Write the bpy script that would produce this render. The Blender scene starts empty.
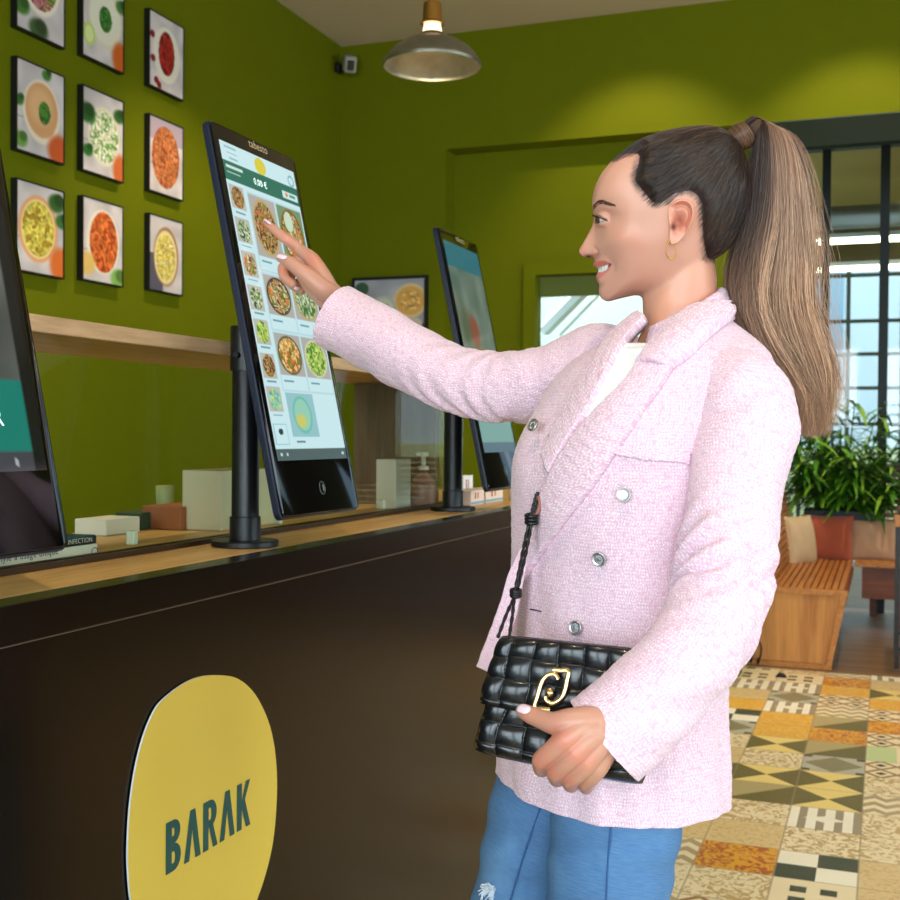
import bpy, bmesh, math, random
import numpy as np
from mathutils import Vector, Matrix
from mathutils.bvhtree import BVHTree
random.seed(7); rng = np.random.default_rng(7)
C = bpy.context.scene.collection
S = bpy.context.scene
PI = math.pi
# ---------------------------------------------------------------- camera
F_PX = 1160.0
CAM = Vector((0, 0, 1.33))
yaw, pitch, roll = math.radians(20.6), math.radians(-0.84), math.radians(0.48)
Fw = Vector((-math.sin(yaw)*math.cos(pitch), math.cos(yaw)*math.cos(pitch), math.sin(pitch)))
R0 = Vector((math.cos(yaw), math.sin(yaw), 0)); U0 = R0.cross(Fw)
Rt = R0*math.cos(roll) + U0*math.sin(roll); Up = U0*math.cos(roll) - R0*math.sin(roll)
cd = bpy.data.cameras.new('camera'); cam = bpy.data.objects.new('camera', cd); C.objects.link(cam)
cd.sensor_width = 36; cd.lens = F_PX/900*36; cd.clip_start = 0.02; cd.clip_end = 200
cam.matrix_world = Matrix(((Rt.x, Up.x, -Fw.x, CAM.x), (Rt.y, Up.y, -Fw.y, CAM.y), (Rt.z, Up.z, -Fw.z, CAM.z), (0, 0, 0, 1)))
S.camera = cam
cd.dof.use_dof = True; cd.dof.focus_distance = 1.45; cd.dof.aperture_fstop = 13.0
def ray(px, py): return Fw + Rt*((px-450)/F_PX) - Up*((py-450)/F_PX)
def W(px, py, d): return CAM + ray(px, py)*d
def atX(px, py, X): r = ray(px, py); return CAM + r*((X-CAM.x)/r.x)
def atY(px, py, Y): r = ray(px, py); return CAM + r*((Y-CAM.y)/r.y)
def atZ(px, py, Z): r = ray(px, py); return CAM + r*((Z-CAM.z)/r.z)
def proj(p):
    v = Vector(p)-CAM; d = v.dot(Fw); return 450+F_PX*v.dot(Rt)/d, 450-F_PX*v.dot(Up)/d, d
# ---------------------------------------------------------------- materials
def lin(c):
    return tuple((x/12.92 if x <= .04045 else ((x+.055)/1.055)**2.4) for x in [v/255 for v in c])
def mat(name, rgb=(128,128,128), rough=.6, metal=0., spec=.5, emit=None, es=1., trans=0., coat=0., sheen=0., sss=0., ior=1.45, alpha=1.):
    m = bpy.data.materials.new(name); m.use_nodes = True
    b = m.node_tree.nodes['Principled BSDF']
    b.inputs['Base Color'].default_value = (*lin(rgb), 1)
    b.inputs['Roughness'].default_value = rough; b.inputs['Metallic'].default_value = metal
    b.inputs['Specular IOR Level'].default_value = spec; b.inputs['IOR'].default_value = ior
    b.inputs['Transmission Weight'].default_value = trans
    b.inputs['Coat Weight'].default_value = coat; b.inputs['Coat Roughness'].default_value = .05
    b.inputs['Sheen Weight'].default_value = sheen
    b.inputs['Alpha'].default_value = alpha
    if sss: 
        b.inputs['Subsurface Weight'].default_value = sss
        b.inputs['Subsurface Radius'].default_value = (1, .35, .2); b.inputs['Subsurface Scale'].default_value = .006
    if emit:
        b.inputs['Emission Color'].default_value = (*lin(emit), 1); b.inputs['Emission Strength'].default_value = es
    return m
class N:
    """tiny node expression helper"""
    def __init__(s, m): s.m = m; s.t = m.node_tree; s.b = s.t.nodes['Principled BSDF']
    def new(s, ty, **k):
        n = s.t.nodes.new(ty)
        for a, v in k.items(): setattr(n, a, v)
        return n
    def link(s, a, b): s.t.links.new(a, b)
    def put(s, sock, v):
        if hasattr(v, 'is_linked') or isinstance(v, bpy.types.NodeSocket): s.link(v, sock)
        else: sock.default_value = v
    def m_(s, op, a, b=0., c=0., clamp=False):
        n = s.new('ShaderNodeMath', operation=op); n.use_clamp = clamp
        s.put(n.inputs[0], a); s.put(n.inputs[1], b)
        if len(n.inputs) > 2: s.put(n.inputs[2], c)
        return n.outputs[0]
    def add(s, a, b): return s.m_('ADD', a, b)
    def sub(s, a, b): return s.m_('SUBTRACT', a, b)
    def mul(s, a, b): return s.m_('MULTIPLY', a, b)
    def lt(s, a, b): return s.m_('LESS_THAN', a, b)
    def gt(s, a, b): return s.m_('GREATER_THAN', a, b)
    def ab(s, a): return s.m_('ABSOLUTE', a)
    def fr(s, a): return s.m_('FRACT', a)
    def mix(s, f, a, b, bt='MIX'):
        n = s.new('ShaderNodeMix', data_type='RGBA', blend_type=bt)
        s.put(n.inputs[0], f)
        for i, v in ((6, a), (7, b)):
            if isinstance(v, tuple): n.inputs[i].default_value = (*lin(v), 1) if len(v) == 3 else v
            else: s.link(v, n.inputs[i])
        return n.outputs[2]
    def coord(s, which='Object', scale=(1,1,1), rot=(0,0,0)):
        t = s.new('ShaderNodeTexCoord'); mp = s.new('ShaderNodeMapping')
        mp.inputs['Scale'].default_value = scale; mp.inputs['Rotation'].default_value = rot
        s.link(t.outputs[which], mp.inputs[0]); return mp.outputs[0]
    def noise(s, v, scale=5, det=3, dist=0., rough=.5):
        n = s.new('ShaderNodeTexNoise'); s.link(v, n.inputs['Vector']); n.inputs['Scale'].default_value = scale
        n.inputs['Detail'].default_value = det; n.inputs['Distortion'].default_value = dist; n.inputs['Roughness'].default_value = rough
        return n.outputs[0]
    def ramp(s, f, stops):
        n = s.new('ShaderNodeValToRGB'); e = n.color_ramp.elements
        while len(e) > 2: e.remove(e[-1])
        while len(e) < len(stops): e.new(.5)
        for q, (p, c) in zip(e, stops): q.position = p; q.color = (*lin(c), 1)
        s.link(f, n.inputs[0]); return n.outputs[0]
    def bump(s, h, strength=.3, dist=.01):
        n = s.new('ShaderNodeBump'); n.inputs['Strength'].default_value = strength; n.inputs['Distance'].default_value = dist
        s.link(h, n.inputs['Height']); s.link(n.outputs[0], s.b.inputs['Normal'])
    def base(s, c): s.link(c, s.b.inputs['Base Color'])
def attr_mat(name, attr='col', rough=.6, emit=0., spec=.5, **k):
    m = mat(name, rough=rough, spec=spec, **k); n = N(m)
    a = n.new('ShaderNodeAttribute'); a.attribute_name = attr
    if emit:
        n.b.inputs['Base Color'].default_value = (.01,.01,.01,1)
        n.link(a.outputs[0], n.b.inputs['Emission Color']); n.b.inputs['Emission Strength'].default_value = emit
    else: n.base(a.outputs[0])
    return m
def noisy(name, rgb, rgb2, scale=8, rough=.6, bump=0., bscale=200, bd=.002, **k):
    m = mat(name, rgb, rough, **k); n = N(m); v = n.coord()
    n.base(n.mix(n.noise(v, scale, 4), rgb, rgb2))
    if bump: n.bump(n.noise(v, bscale, 2), bump, bd)
    return m
def wood(name, c1, c2, axis='Y', scale=1., rough=.45, coat=0.):
    m = mat(name, c1, rough, coat=coat); n = N(m)
    sc = {'Y': (14, 1.2, 14), 'X': (1.2, 14, 14), 'Z': (14, 14, 1.2)}[axis]
    v = n.coord(scale=tuple(q*scale for q in sc))
    a = n.noise(v, 2.2, 6, .6); b = n.noise(v, 9, 3)
    f = n.add(n.mul(a, .75), n.mul(b, .25))
    n.base(n.ramp(f, [(.3, c2), (.52, c1), (.7, tuple(min(255, int(q*1.08)) for q in c1))]))
    n.bump(f, .15, .002); return m
# ---------------------------------------------------------------- mesh helpers
class G:
    def __init__(s): s.v = []; s.f = []; s.mi = []
    def add(s, v, f, mi=0):
        o = len(s.v); s.v += [tuple(p) for p in v]; s.f += [tuple(i+o for i in q) for q in f]; s.mi += [mi]*len(f); return s
    def box(s, a, b, bev=0., mi=0, seg=2):
        lo = [min(a[i], b[i]) for i in range(3)]; hi = [max(a[i], b[i]) for i in range(3)]
        bm = bmesh.new(); bmesh.ops.create_cube(bm, size=1)
        for v in bm.verts: v.co = Vector([(lo[i]+hi[i])/2 + v.co[i]*(hi[i]-lo[i]) for i in range(3)])
        if bev: bmesh.ops.bevel(bm, geom=bm.edges[:], offset=bev, segments=seg, affect='EDGES', profile=.5)
        bm.verts.index_update()
        s.add([v.co for v in bm.verts], [[v.index for v in f.verts] for f in bm.faces], mi); bm.free(); return s
    def lathe(s, prof, n=32, c=(0,0,0), mi=0, cap=True):
        k = len(prof); v = [(c[0]+r*math.cos(2*PI*i/n), c[1]+r*math.sin(2*PI*i/n), c[2]+z) for r, z in prof for i in range(n)]
        f = [(j*n+i, j*n+(i+1) % n, (j+1)*n+(i+1) % n, (j+1)*n+i) for j in range(k-1) for i in range(n)]
        if cap: f += [tuple(range(n))[::-1], tuple(range((k-1)*n, k*n))]
        return s.add(v, f, mi)
    def tube(s, pts, rad, n=8, mi=0, cap=True):
        pts = [Vector(p) for p in pts]; k = len(pts)
        if not hasattr(rad, '__len__'): rad = [rad]*k
        V = []; prev = None
        for i, p in enumerate(pts):
            t = (pts[min(i+1, k-1)]-pts[max(i-1, 0)]).normalized()
            if prev is None:
                a = Vector((0,0,1)) if abs(t.z) < .9 else Vector((1,0,0)); u = t.cross(a).normalized()
            else: u = (prev - t*prev.dot(t)).normalized()
            prev = u; w = t.cross(u)
            V += [p + (u*math.cos(2*PI*j/n) + w*math.sin(2*PI*j/n))*rad[i] for j in range(n)]
        f = [(j*n+i, j*n+(i+1) % n, (j+1)*n+(i+1) % n, (j+1)*n+i) for j in range(k-1) for i in range(n)]
        if cap: f += [tuple(range(n))[::-1], tuple(range((k-1)*n, k*n))]
        return s.add(V, f, mi)
    def prism(s, poly, axis, a, b, mi=0, mside=None):
        """poly: 2D outline; extruded along axis from a to b"""
        n = len(poly)
        def P(p, h):
            return {'X': (h, p[0], p[1]), 'Y': (p[0], h, p[1]), 'Z': (p[0], p[1], h)}[axis]
        s.add([P(p, a) for p in poly]+[P(p, b) for p in poly], [tuple(range(n)), tuple(range(n, 2*n))], mi)
        o = len(s.v)-2*n
        for i in range(n): s.f.append((o+i, o+(i+1) % n, o+n+(i+1) % n, o+n+i)); s.mi.append(mi if mside is None else mside)
        return s
def mk(name, g, mats, parent=None, smooth=False, origin=None, col=None, uv=None, fixn=True, angle=None):
    if not isinstance(mats, (list, tuple)): mats = [mats]
    me = bpy.data.meshes.new(name)
    off = Vector(parent['_o']) if parent is not None and '_o' in parent else Vector((0,0,0))
    if origin is not None: off = Vector(origin)
    V = np.array([tuple(p) for p in g.v], dtype=float) - np.array(off)
    me.from_pydata(V.tolist(), [], g.f); 
    for m in mats: me.materials.append(m)
    me.polygons.foreach_set('material_index', g.mi)
    if smooth: me.polygons.foreach_set('use_smooth', [True]*len(me.polygons))
    if col is not None:
        a = me.color_attributes.new('col', 'FLOAT_COLOR', 'POINT')
        cc = np.ones((len(V), 4)); cc[:, :3] = np.array(col)[:, :3]; a.data.foreach_set('color', cc.ravel())
    if uv is not None:
        l = me.uv_layers.new(name='UVMap'); idx = np.zeros(len(me.loops), dtype=np.int32); me.loops.foreach_get('vertex_index', idx)
        l.data.foreach_set('uv', np.array(uv)[idx].ravel())
    me.update()
    if fixn:
        bm = bmesh.new(); bm.from_mesh(me); bmesh.ops.recalc_face_normals(bm, faces=bm.faces[:]); bm.to_mesh(me); bm.free()
    if angle is not None:
        me.polygons.foreach_set('use_smooth', [True]*len(me.polygons)); me.set_sharp_from_angle(angle=math.radians(angle))
    o = bpy.data.objects.new(name, me); C.objects.link(o)
    if parent is not None: o.parent = parent
    if origin is not None and parent is None: o.location = origin; 
    if parent is not None: o['_o'] = list(off)
    return o
def tag(o, label, cat, group=None):
    o['label'] = label; o['category'] = cat
    if group: o['group'] = group
    return o
def thing(name, loc, label, cat, group=None):
    o = bpy.data.objects.new(name, None); C.objects.link(o); o.location = loc; o['_o'] = list(loc); o.empty_display_size = .05
    return tag(o, label, cat, group)
def struct(name, g, m, parent=None, **k):
    o = mk(name, g, m, parent, **k)
    if parent is None: o['kind'] = 'structure'
    return o
def dup(root, loc, label, group=None):
    def cp(o, par):
        c = o.copy(); C.objects.link(c)
        if par: c.parent = par
        for ch in kids.get(o.name, []): cp(ch, c)
        return c
    kids = {}
    for o in list(C.objects):
        if o.parent: kids.setdefault(o.parent.name, []).append(o)
    r = cp(root, None); r.location = loc; r['label'] = label
    if group: r['group'] = group
    return r
def sm(a, b, x): 
    t = np.clip((x-a)/(b-a), 0, 1); return t*t*(3-2*t)
def vnoise(shape, cells, seed):
    """smooth value noise image"""
    r = np.random.default_rng(seed); h, w = shape; ch, cw = max(2, int(cells*h/w)+2), cells+2
    g = r.random((ch, cw)); y = np.linspace(0, ch-1.001, h); x = np.linspace(0, cw-1.001, w)
    yi = y.astype(int); xi = x.astype(int); fy = (y-yi)[:, None]; fx = (x-xi)[None]; fy = fy*fy*(3-2*fy); fx = fx*fx*(3-2*fx)
    a = g[yi][:, xi]; b = g[yi][:, xi+1]; c = g[yi+1][:, xi]; d = g[yi+1][:, xi+1]
    return a*(1-fy)*(1-fx)+b*(1-fy)*fx+c*fy*(1-fx)+d*fy*fx
def srgb2lin(a):
    a = np.clip(a/255., 0, 1); return np.where(a <= .04045, a/12.92, ((a+.055)/1.055)**2.4)
class Img:
    """tiny raster painter; row 0 is the top; becomes a vertex-coloured print"""
    def __init__(s, w, h, bg): s.w, s.h = w, h; s.a = np.ones((h, w, 3))*np.array(bg, float); s.Y, s.X = np.mgrid[0:1:h*1j, 0:1:w*1j]
    def rect(s, x0, y0, x1, y1, c, al=1.):
        m = ((s.X >= x0) & (s.X <= x1) & (s.Y >= y0) & (s.Y <= y1))*al; s.a = s.a*(1-m[..., None]) + np.array(c, float)*m[..., None]; return s
    def ell(s, cx, cy, rx, ry, c, soft=.06, ang=0., al=1.):
        x = (s.X-cx)/rx; y = (s.Y-cy)/ry
        if ang: x, y = x*math.cos(ang)+y*math.sin(ang), -x*math.sin(ang)+y*math.cos(ang)
        m = (1-sm(1-soft, 1+soft, np.hypot(x, y)))*al
        s.a = s.a*(1-m[..., None]) + np.array(c, float)*m[..., None]; return s
    def food(s, cx, cy, rx, ry, cols, seed, cells=14, region=None):
        r = np.random.default_rng(seed); m = np.hypot((s.X-cx)/rx, (s.Y-cy)/ry) < 1
        n1 = vnoise((s.h, s.w), int(cells/(2*rx)), seed); n2 = vnoise((s.h, s.w), int(cells*1.7/(2*rx)), seed+9)
        q = np.clip((n1*.6+n2*.55-.2)/.78, 0, .999)*len(cols); k = q.astype(int)
        pal = np.array(cols, float)[k]*(.8+.4*vnoise((s.h, s.w), int(cells*2.6/(2*rx)), seed+3))[..., None]
        s.a = np.where(m[..., None], pal, s.a); return s
    def sheet(s, P00, P10, P01):
        """G grid with colours: P00 top-left, P10 top-right, P01 bottom-left"""
        P00, P10, P01 = map(np.array, (P00, P10, P01)); 
        V = P00 + s.X[..., None]*(P10-P00) + s.Y[..., None]*(P01-P00); V = V.reshape(-1, 3)
        i = np.arange(s.h*s.w).reshape(s.h, s.w)
        f = np.stack([i[:-1, :-1], i[1:, :-1], i[1:, 1:], i[:-1, 1:]], -1).reshape(-1, 4)
        g = G(); g.v = V.tolist(); g.f = [tuple(q) for q in f.tolist()]; g.mi = [0]*len(g.f)
        return g, srgb2lin(s.a.reshape(-1, 3))
def text_geo(txt, size, font=None, depth=0., align='LEFT', xs=1.):
    cu = bpy.data.curves.new('t', 'FONT'); cu.body = txt; cu.size = size; cu.align_x = align; cu.extrude = depth; cu.resolution_u = 3
    cu.space_character = 1.05
    o = bpy.data.objects.new('t', cu); C.objects.link(o); bpy.context.view_layer.update()
    me = bpy.data.meshes.new_from_object(o.evaluated_get(bpy.context.evaluated_depsgraph_get()))
    g = G(); g.v = [(v.co.x*xs, v.co.y, v.co.z) for v in me.vertices]; g.f = [tuple(p.vertices) for p in me.polygons]; g.mi = [0]*len(g.f)
    bpy.data.objects.remove(o); bpy.data.curves.remove(cu); bpy.data.meshes.remove(me); return g
def place(g, O, ux, uy, un):
    O, ux, uy, un = map(Vector, (O, ux, uy, un)); g.v = [tuple(O+ux*p[0]+uy*p[1]+un*p[2]) for p in g.v]; return g
# ================================================================ SETTING
XW, YB, ZC = -3.18, 6.5, 3.71
XR, YF, YP = 4.6, -3.2, 9.3
M = {}
M['green'] = noisy('olive_green_paint', (102, 109, 0), (97, 104, 0), 6, .75, .05, 300, .001, spec=.15)
M['ceil'] = noisy('ceiling_paint', (200, 184, 158), (194, 178, 152), 3, .9)
M['black'] = mat('black_metal', (18, 20, 24), .35, spec=.5)
M['frame'] = mat('black_frame', (14, 14, 13), .5)
M['teal'] = mat('dark_teal_frame', (22, 34, 34), .5)
M['head'] = mat('grey_teal_header', (52, 70, 62), .7)
M['white'] = mat('white_plastic', (225, 225, 220), .4)
M['dark'] = mat('dark_void', (10, 10, 10), .8)
def glassmat(name, tint=(255, 255, 255), refl=1.0, rough=0.):
    m = bpy.data.materials.new(name); m.use_nodes = True; t = m.node_tree; t.nodes.clear()
    o = t.nodes.new('ShaderNodeOutputMaterial'); mx = t.nodes.new('ShaderNodeMixShader'); fr = t.nodes.new('ShaderNodeFresnel'); ge = t.nodes.new('ShaderNodeNewGeometry'); mr = t.nodes.new('ShaderNodeMapRange'); mr.inputs['To Min'].default_value = 1.5; mr.inputs['To Max'].default_value = 1/1.5; t.links.new(ge.outputs['Backfacing'], mr.inputs['Value']); t.links.new(mr.outputs[0], fr.inputs[0])
    tr = t.nodes.new('ShaderNodeBsdfTransparent'); gl = t.nodes.new('ShaderNodeBsdfGlossy'); gl.inputs['Roughness'].default_value = rough
    tr.inputs[0].default_value = (*lin(tint), 1); mu = t.nodes.new('ShaderNodeMath'); mu.operation = 'MULTIPLY'; mu.inputs[1].default_value = refl
    t.links.new(fr.outputs[0], mu.inputs[0]); t.links.new(mu.outputs[0], mx.inputs[0]); t.links.new(tr.outputs[0], mx.inputs[1]); t.links.new(gl.outputs[0], mx.inputs[2]); t.links.new(mx.outputs[0], o.inputs[0])
    return m
M['glass'] = glassmat('clear_glass', (244, 248, 240), .5)
M['pane'] = glassmat('window_pane', (235, 244, 244), .8)
# ---- floor tiles
def tile_floor():
    m = mat('patchwork_cement_tiles', (220, 200, 160), .38); n = N(m)
    tc = n.new('ShaderNodeTexCoord'); sp = n.new('ShaderNodeSeparateXYZ'); n.link(tc.outputs['Object'], sp.inputs[0])
    X = n.m_('DIVIDE', n.add(sp.outputs[0], .072+2.4), .241); Y = n.m_('DIVIDE', n.add(sp.outputs[1], -4.09+7.2), .24)
    cx, cy = n.m_('FLOOR', X), n.m_('FLOOR', Y); u, v = n.fr(X), n.fr(Y)
    cb = n.new('ShaderNodeCombineXYZ'); n.link(cx, cb.inputs[0]); n.link(cy, cb.inputs[1])
    wn = n.new('ShaderNodeTexWhiteNoise', noise_dimensions='3D'); n.link(cb.outputs[0], wn.inputs['Vector'])
    r = wn.outputs['Value']; cs = n.new('ShaderNodeSeparateColor'); n.link(wn.outputs['Color'], cs.inputs[0]); r2 = cs.outputs[1]
    p = n.m_('MULTIPLY_ADD', u, 2., -1.); q = n.m_('MULTIPLY_ADD', v, 2., -1.); ap, aq = n.ab(p), n.ab(q)
    v3 = n.coord(scale=(1, 1, 1)); nz = n.noise(v3, 22, 2, 2.5); nz2 = n.noise(v3, 60, 2, 1.)
    fine = n.noise(v3, 7, 3)
    cream, beige, tan, olive, dkg, grey, must, wht, brown, red, mint = (232, 218, 182), (214, 190, 140), (184, 156, 104), (96, 92, 50), (44, 62, 52), (176, 178, 164), (218, 160, 44), (240, 236, 218), (140, 100, 60), (170, 84, 46), (186, 204, 150)
    man = n.add(ap, aq)
    T = []
    T.append(n.mix(n.gt(nz, .53), cream, tan))                                                  # swirl
    d = n.mix(n.lt(man, .95), grey, (128, 124, 96)); d = n.mix(n.mul(n.gt(ap, .72), n.gt(aq, .72)), d, dkg); T.append(d)   # diamond
    T.append(n.mix(n.gt(ap, aq), (232, 208, 128), olive))                                        # bow tie
    ck = n.m_('COMPARE', n.gt(p, 0.), n.gt(q, 0.), .1); T.append(n.mix(ck, wht, dkg))             # checker
    T.append(n.mix(n.gt(u, v), (172, 158, 112), olive))                                          # triangles
    T.append(n.mix(n.gt(nz, .5), must, (226, 180, 88)))                                          # mustard
    st = n.mix(n.gt(n.fr(n.mul(u, 4.)), .55), wht, (150, 140, 118)); T.append(n.mix(n.lt(n.add(n.mul(ap, 1.), n.mul(aq, 2.)), .6), st, wht))
    f1 = n.fr(n.mul(n.add(u, v), 2.)); f2 = n.fr(n.mul(n.sub(u, v), 2.))
    la = n.m_('MAXIMUM', n.lt(n.ab(n.sub(f1, .5)), .1), n.lt(n.ab(n.sub(f2, .5)), .1)); lt_ = n.mix(la, cream, brown)
    sp2 = n.lt(n.add(n.ab(n.sub(n.fr(n.mul(u, 2.)), .5)), n.ab(n.sub(n.fr(n.mul(v, 2.)), .5))), .2); T.append(n.mix(sp2, lt_, dkg))
    T.append(n.mix(n.gt(nz2, .56), beige, (196, 168, 112)))                                      # plain beige
    T.append(n.mix(n.gt(nz, .48), red, must))                                                    # rust
    s8 = n.mix(n.lt(n.m_('MAXIMUM', ap, aq), .55), cream, dkg); T.append(n.mix(n.lt(n.m_('MINIMUM', ap, aq), .16), s8, cream))
    zz = n.ab(n.sub(n.fr(n.mul(u, 3.)), .5)); T.append(n.mix(n.gt(n.fr(n.add(n.mul(v, 3.), zz)), .5), cream, (170, 150, 116)))
    T.append(n.mix(n.lt(p, 0.), cream, mint))
    w = [1.3, .9, 1., .8, .9, .8, .9, 1.2, 1.5, .45, .7, 1., .35]; tot = sum(w); acc = 0; c = T[0]
    for k in range(1, len(T)):
        acc += w[k-1]/tot; c = n.mix(n.gt(r, acc), c, T[k])
    c = n.mix(n.mul(fine, .35), c, n.mix(.5, c, (170, 140, 90)))
    gr = n.m_('MAXIMUM', n.gt(ap, .975), n.gt(aq, .975)); c = n.mix(n.mul(gr, .7), c, (150, 134, 104))
    n.base(c); return m
M['tile'] = tile_floor()
M['plank'] = wood('floor_planks', (126, 92, 58), (86, 58, 34), 'X', .5)
f = G(); f.box((XW, YF, -.12), (XR, 6.86, 0)); struct('floor', f, M['tile'])
f = G(); f.box((XW, 6.86, -.12), (XR, 13, -.001)); struct('floor', f, M['plank'])
f = G(); f.box((XW-.2, YF-.2, ZC), (XR+.2, 13, ZC+.15)); struct('ceiling', f, M['ceil'])
w = G(); w.box((XW-.15, YF, 0), (XW, YB+.16, ZC)); struct('wall_left', w, M['green'])
# back wall: full-height part, recess (16 cm deep) and lintel running on to the right
xr = atY(446, 151, YB).x; zl = 3.025; xe = -.76
yi = YB+.16
w = G(); w.box((XW-.15, YB, 0), (xr, yi+.12, ZC)); w.box((xr, YB, zl), (XR, yi+.12, ZC))
dl = atY(524.5, 268, yi).x; dr = dl+.98; dtop = atY(560, 262, yi).z
w.box((xr, yi, 0), (dl, yi+.12, zl)); w.box((dr, yi, 0), (xe, yi+.12, zl)); w.box((dl, yi, dtop), (dr, yi+.12, zl))
struct('wall_back', w, M['green'])
b = G(); b.box((xe-.1, YB+.02, 0), (xe+.02, yi-.001, .21), .004); struct('baseboard_back', b, M['green'])
# door in the recess
g = G(); ft = .075
g.box((dl+.002, yi-.03, 0), (dl+ft, yi+.1, dtop-.002)); g.box((dr-ft, yi-.03, 0), (dr-.002, yi+.1, dtop-.002)); g.box((dl+ft, yi-.03, dtop-ft), (dr-ft, yi+.1, dtop-.002)); g.box((dl+ft, yi-.03, 0), (dr-ft, yi+.1, .9))
d1 = struct('door_1', g, M['green']); d1['_o'] = [0, 0, 0]
g = G(); g.box((dl+ft+.002, yi+.05, .902), (dr-ft-.002, yi+.056, dtop-ft-.002)); mk('glass_pane', g, M['pane'], d1)
zb = atY(560, 295, yi).z
g = G(); g.box((dl+ft+.003, yi+.062, zb), (dr-ft-.003, yi+.085, dtop-ft-.003)); o = mk('roller_blind', g, mat('olive_blind', (150, 140, 66), .8), d1)
g = G(); g.tube([(dr-ft-.0, yi-.03, 1.02), (dr-ft+.03, yi-.07, 1.02), (dr-ft-.1, yi-.07, 1.02)], .009); mk('handle', g, M['black'], d1)
# bright back room seen through the door
M['kwall'] = mat('pale_room_paint', (226, 232, 226), .7)
g = G(); g.box((XW, 8.9, 0), (xe-.02, 9.0, ZC)); struct('wall_far', g, M['kwall'])
g = G(); g.box((xe-.10, yi+.13, 0), (xe+.0, 8.9, ZC)); struct('wall_side', g, M['green'])
# loose white pipes added behind the door glass to imitate light streaks
g = G()
a0 = atY(545, 330, 8.6); a1 = atY(584, 290, 8.3); g.tube([a0, a1], .05, 6); a0 = atY(560, 335, 8.6); a1 = atY(600, 293, 8.3); g.tube([a0, a1], .012, 6)
struct('trim_9', g, M['white'])
# right side walls with windows (daylight)
M['wallw'] = mat('dark_olive_paint', (92, 84, 40), .8)
def window_wall(axis, c, spans, z0, z1, a0, a1, nm, widx, mt):
    g = G(); t = .18
    def bx(p, q, zl_, zh):
        if axis == 'X': g.box((c, p, zl_), (c+t*(1 if c > 0 else -1), q, zh))
        else: g.box((p, c, zl_), (q, c-t, zh))
    bx(a0, a1, 0, z0); bx(a0, a1, z1, ZC); prev = a0
    for s, e in spans: bx(prev, s, z0, z1); prev = e
    bx(prev, a1, z0, z1); struct(nm, g, mt)
    for s, e in spans:
        h = G(); k = .05
        def bb(p, q, zl_, zh, mi=0, th=.06, o_=.06):
            if axis == 'X': sg = 1 if c > 0 else -1; h.box((c+sg*o_, p, zl_), (c+sg*(o_+th), q, zh), mi=mi)
            else: h.box((p, c-o_, zl_), (q, c-o_-th, zh), mi=mi)
        bb(s, s+k, z0, z1); bb(e-k, e, z0, z1); bb(s+k, e-k, z0, z0+k); bb(s+k, e-k, z1-k, z1)
        mid = (s+e)/2; bb(mid-.02, mid+.02, z0+k, z1-k)
        fr_ = struct('window_%d' % widx[0], h, M['teal']); fr_['_o'] = [0, 0, 0]; h = G(); bb(s+k, e-k, z0+k, z1-k, 0, .004, .085); mk('pane', h, M['pane'], fr_); widx[0] += 1
wi = [1]
window_wall('X', XR, [(-1.6, .6), (1.1, 3.3), (3.8, 6.0)], .7, 3.1, YF, 13, 'wall_right', wi, M['wallw'])
window_wall('Y', YF, [(-2.6, -.4), (0., 2.0), (2.3, 4.3)], .25, 3.0, XW, XR, 'wall_front', wi, M['wallw'])
# glazed steel partition behind the bench
gp = G(); zh0, zh1 = atY(840, 148, YP).z, 3.70
gp.box((-.75, YP, zh0), (XR, YP+.1, zh1)); 
tp = struct('trim_1', gp, M['head']); tp['_o'] = [0, 0, 0]
def vbar(px, ytop, w_):
    g = G(); x = atY(px, ytop, YP).x; g.box((x-w_/2, YP+.01, 0), (x+w_/2, YP+.09, zh0-.002)); return g, x
xs = []
for k, (px, wd) in enumerate([(827, .062), (886, .068), (944, .065), (1004, .065), (768, .065)]):
    g, x = vbar(px, 140, wd); xs.append(x); struct('trim_%d' % (k+2), g, M['teal'])
xs = sorted(xs); g = G()
for a_, b_ in zip(xs[:-1], xs[1:]): g.box((a_+.034, YP+.045, .02), (b_-.034, YP+.051, zh0-.002))
o = struct('window_%d' % wi[0], g, M['pane']); wi[0] += 1
# vestibule beyond: facade window grid, beams, ceiling strip lamps, neighbour building
YV = 12.6
M['vest'] = mat('vestibule_paint', (122, 108, 58), .8); M['mull'] = mat('window_bars', (88, 92, 74), .6)
zt = atY(850, 262, YV).z; g = G(); g.box((-1.2, YV, zt), (XR, YV+.15, ZC)); struct('wall_street', g, M['vest'])
g = G(); g.box((-.758, YP+.11, 3.55), (XR, YV-.01, ZC-.002)); struct('trim_11', g, mat('tan_soffit', (176, 152, 70), .8))
g = G(); g.box((xe+.001, YB+.165+.12, 3.025), (XR, 7.1, ZC-.001)); struct('trim_10', g, M['head'])
g = G(); g.box((xe+.001, YB+.0, 3.019), (XR, 7.1, 3.0245)); struct('trim_12', g, M['head'])
g = G(); zz = atY(850, 268, YV).z; x0 = atY(790, 300, YV).x; x1 = atY(930, 300, YV).x+1.4
for py in (275, 321, 354, 388, 424, 470): z_ = atY(850, py, YV).z; g.box((x0-.5, YV+.02, z_-.018), (x1, YV+.07, z_+.018))
for px in (800, 848, 902, 956, 1010): x_ = atY(px, 330, YV).x; g.box((x_-.02, YV+.015, 0), (x_+.02, YV+.075, zt))
o = struct('window_%d' % wi[0], g, M['mull']); wi[0] += 1
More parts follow.
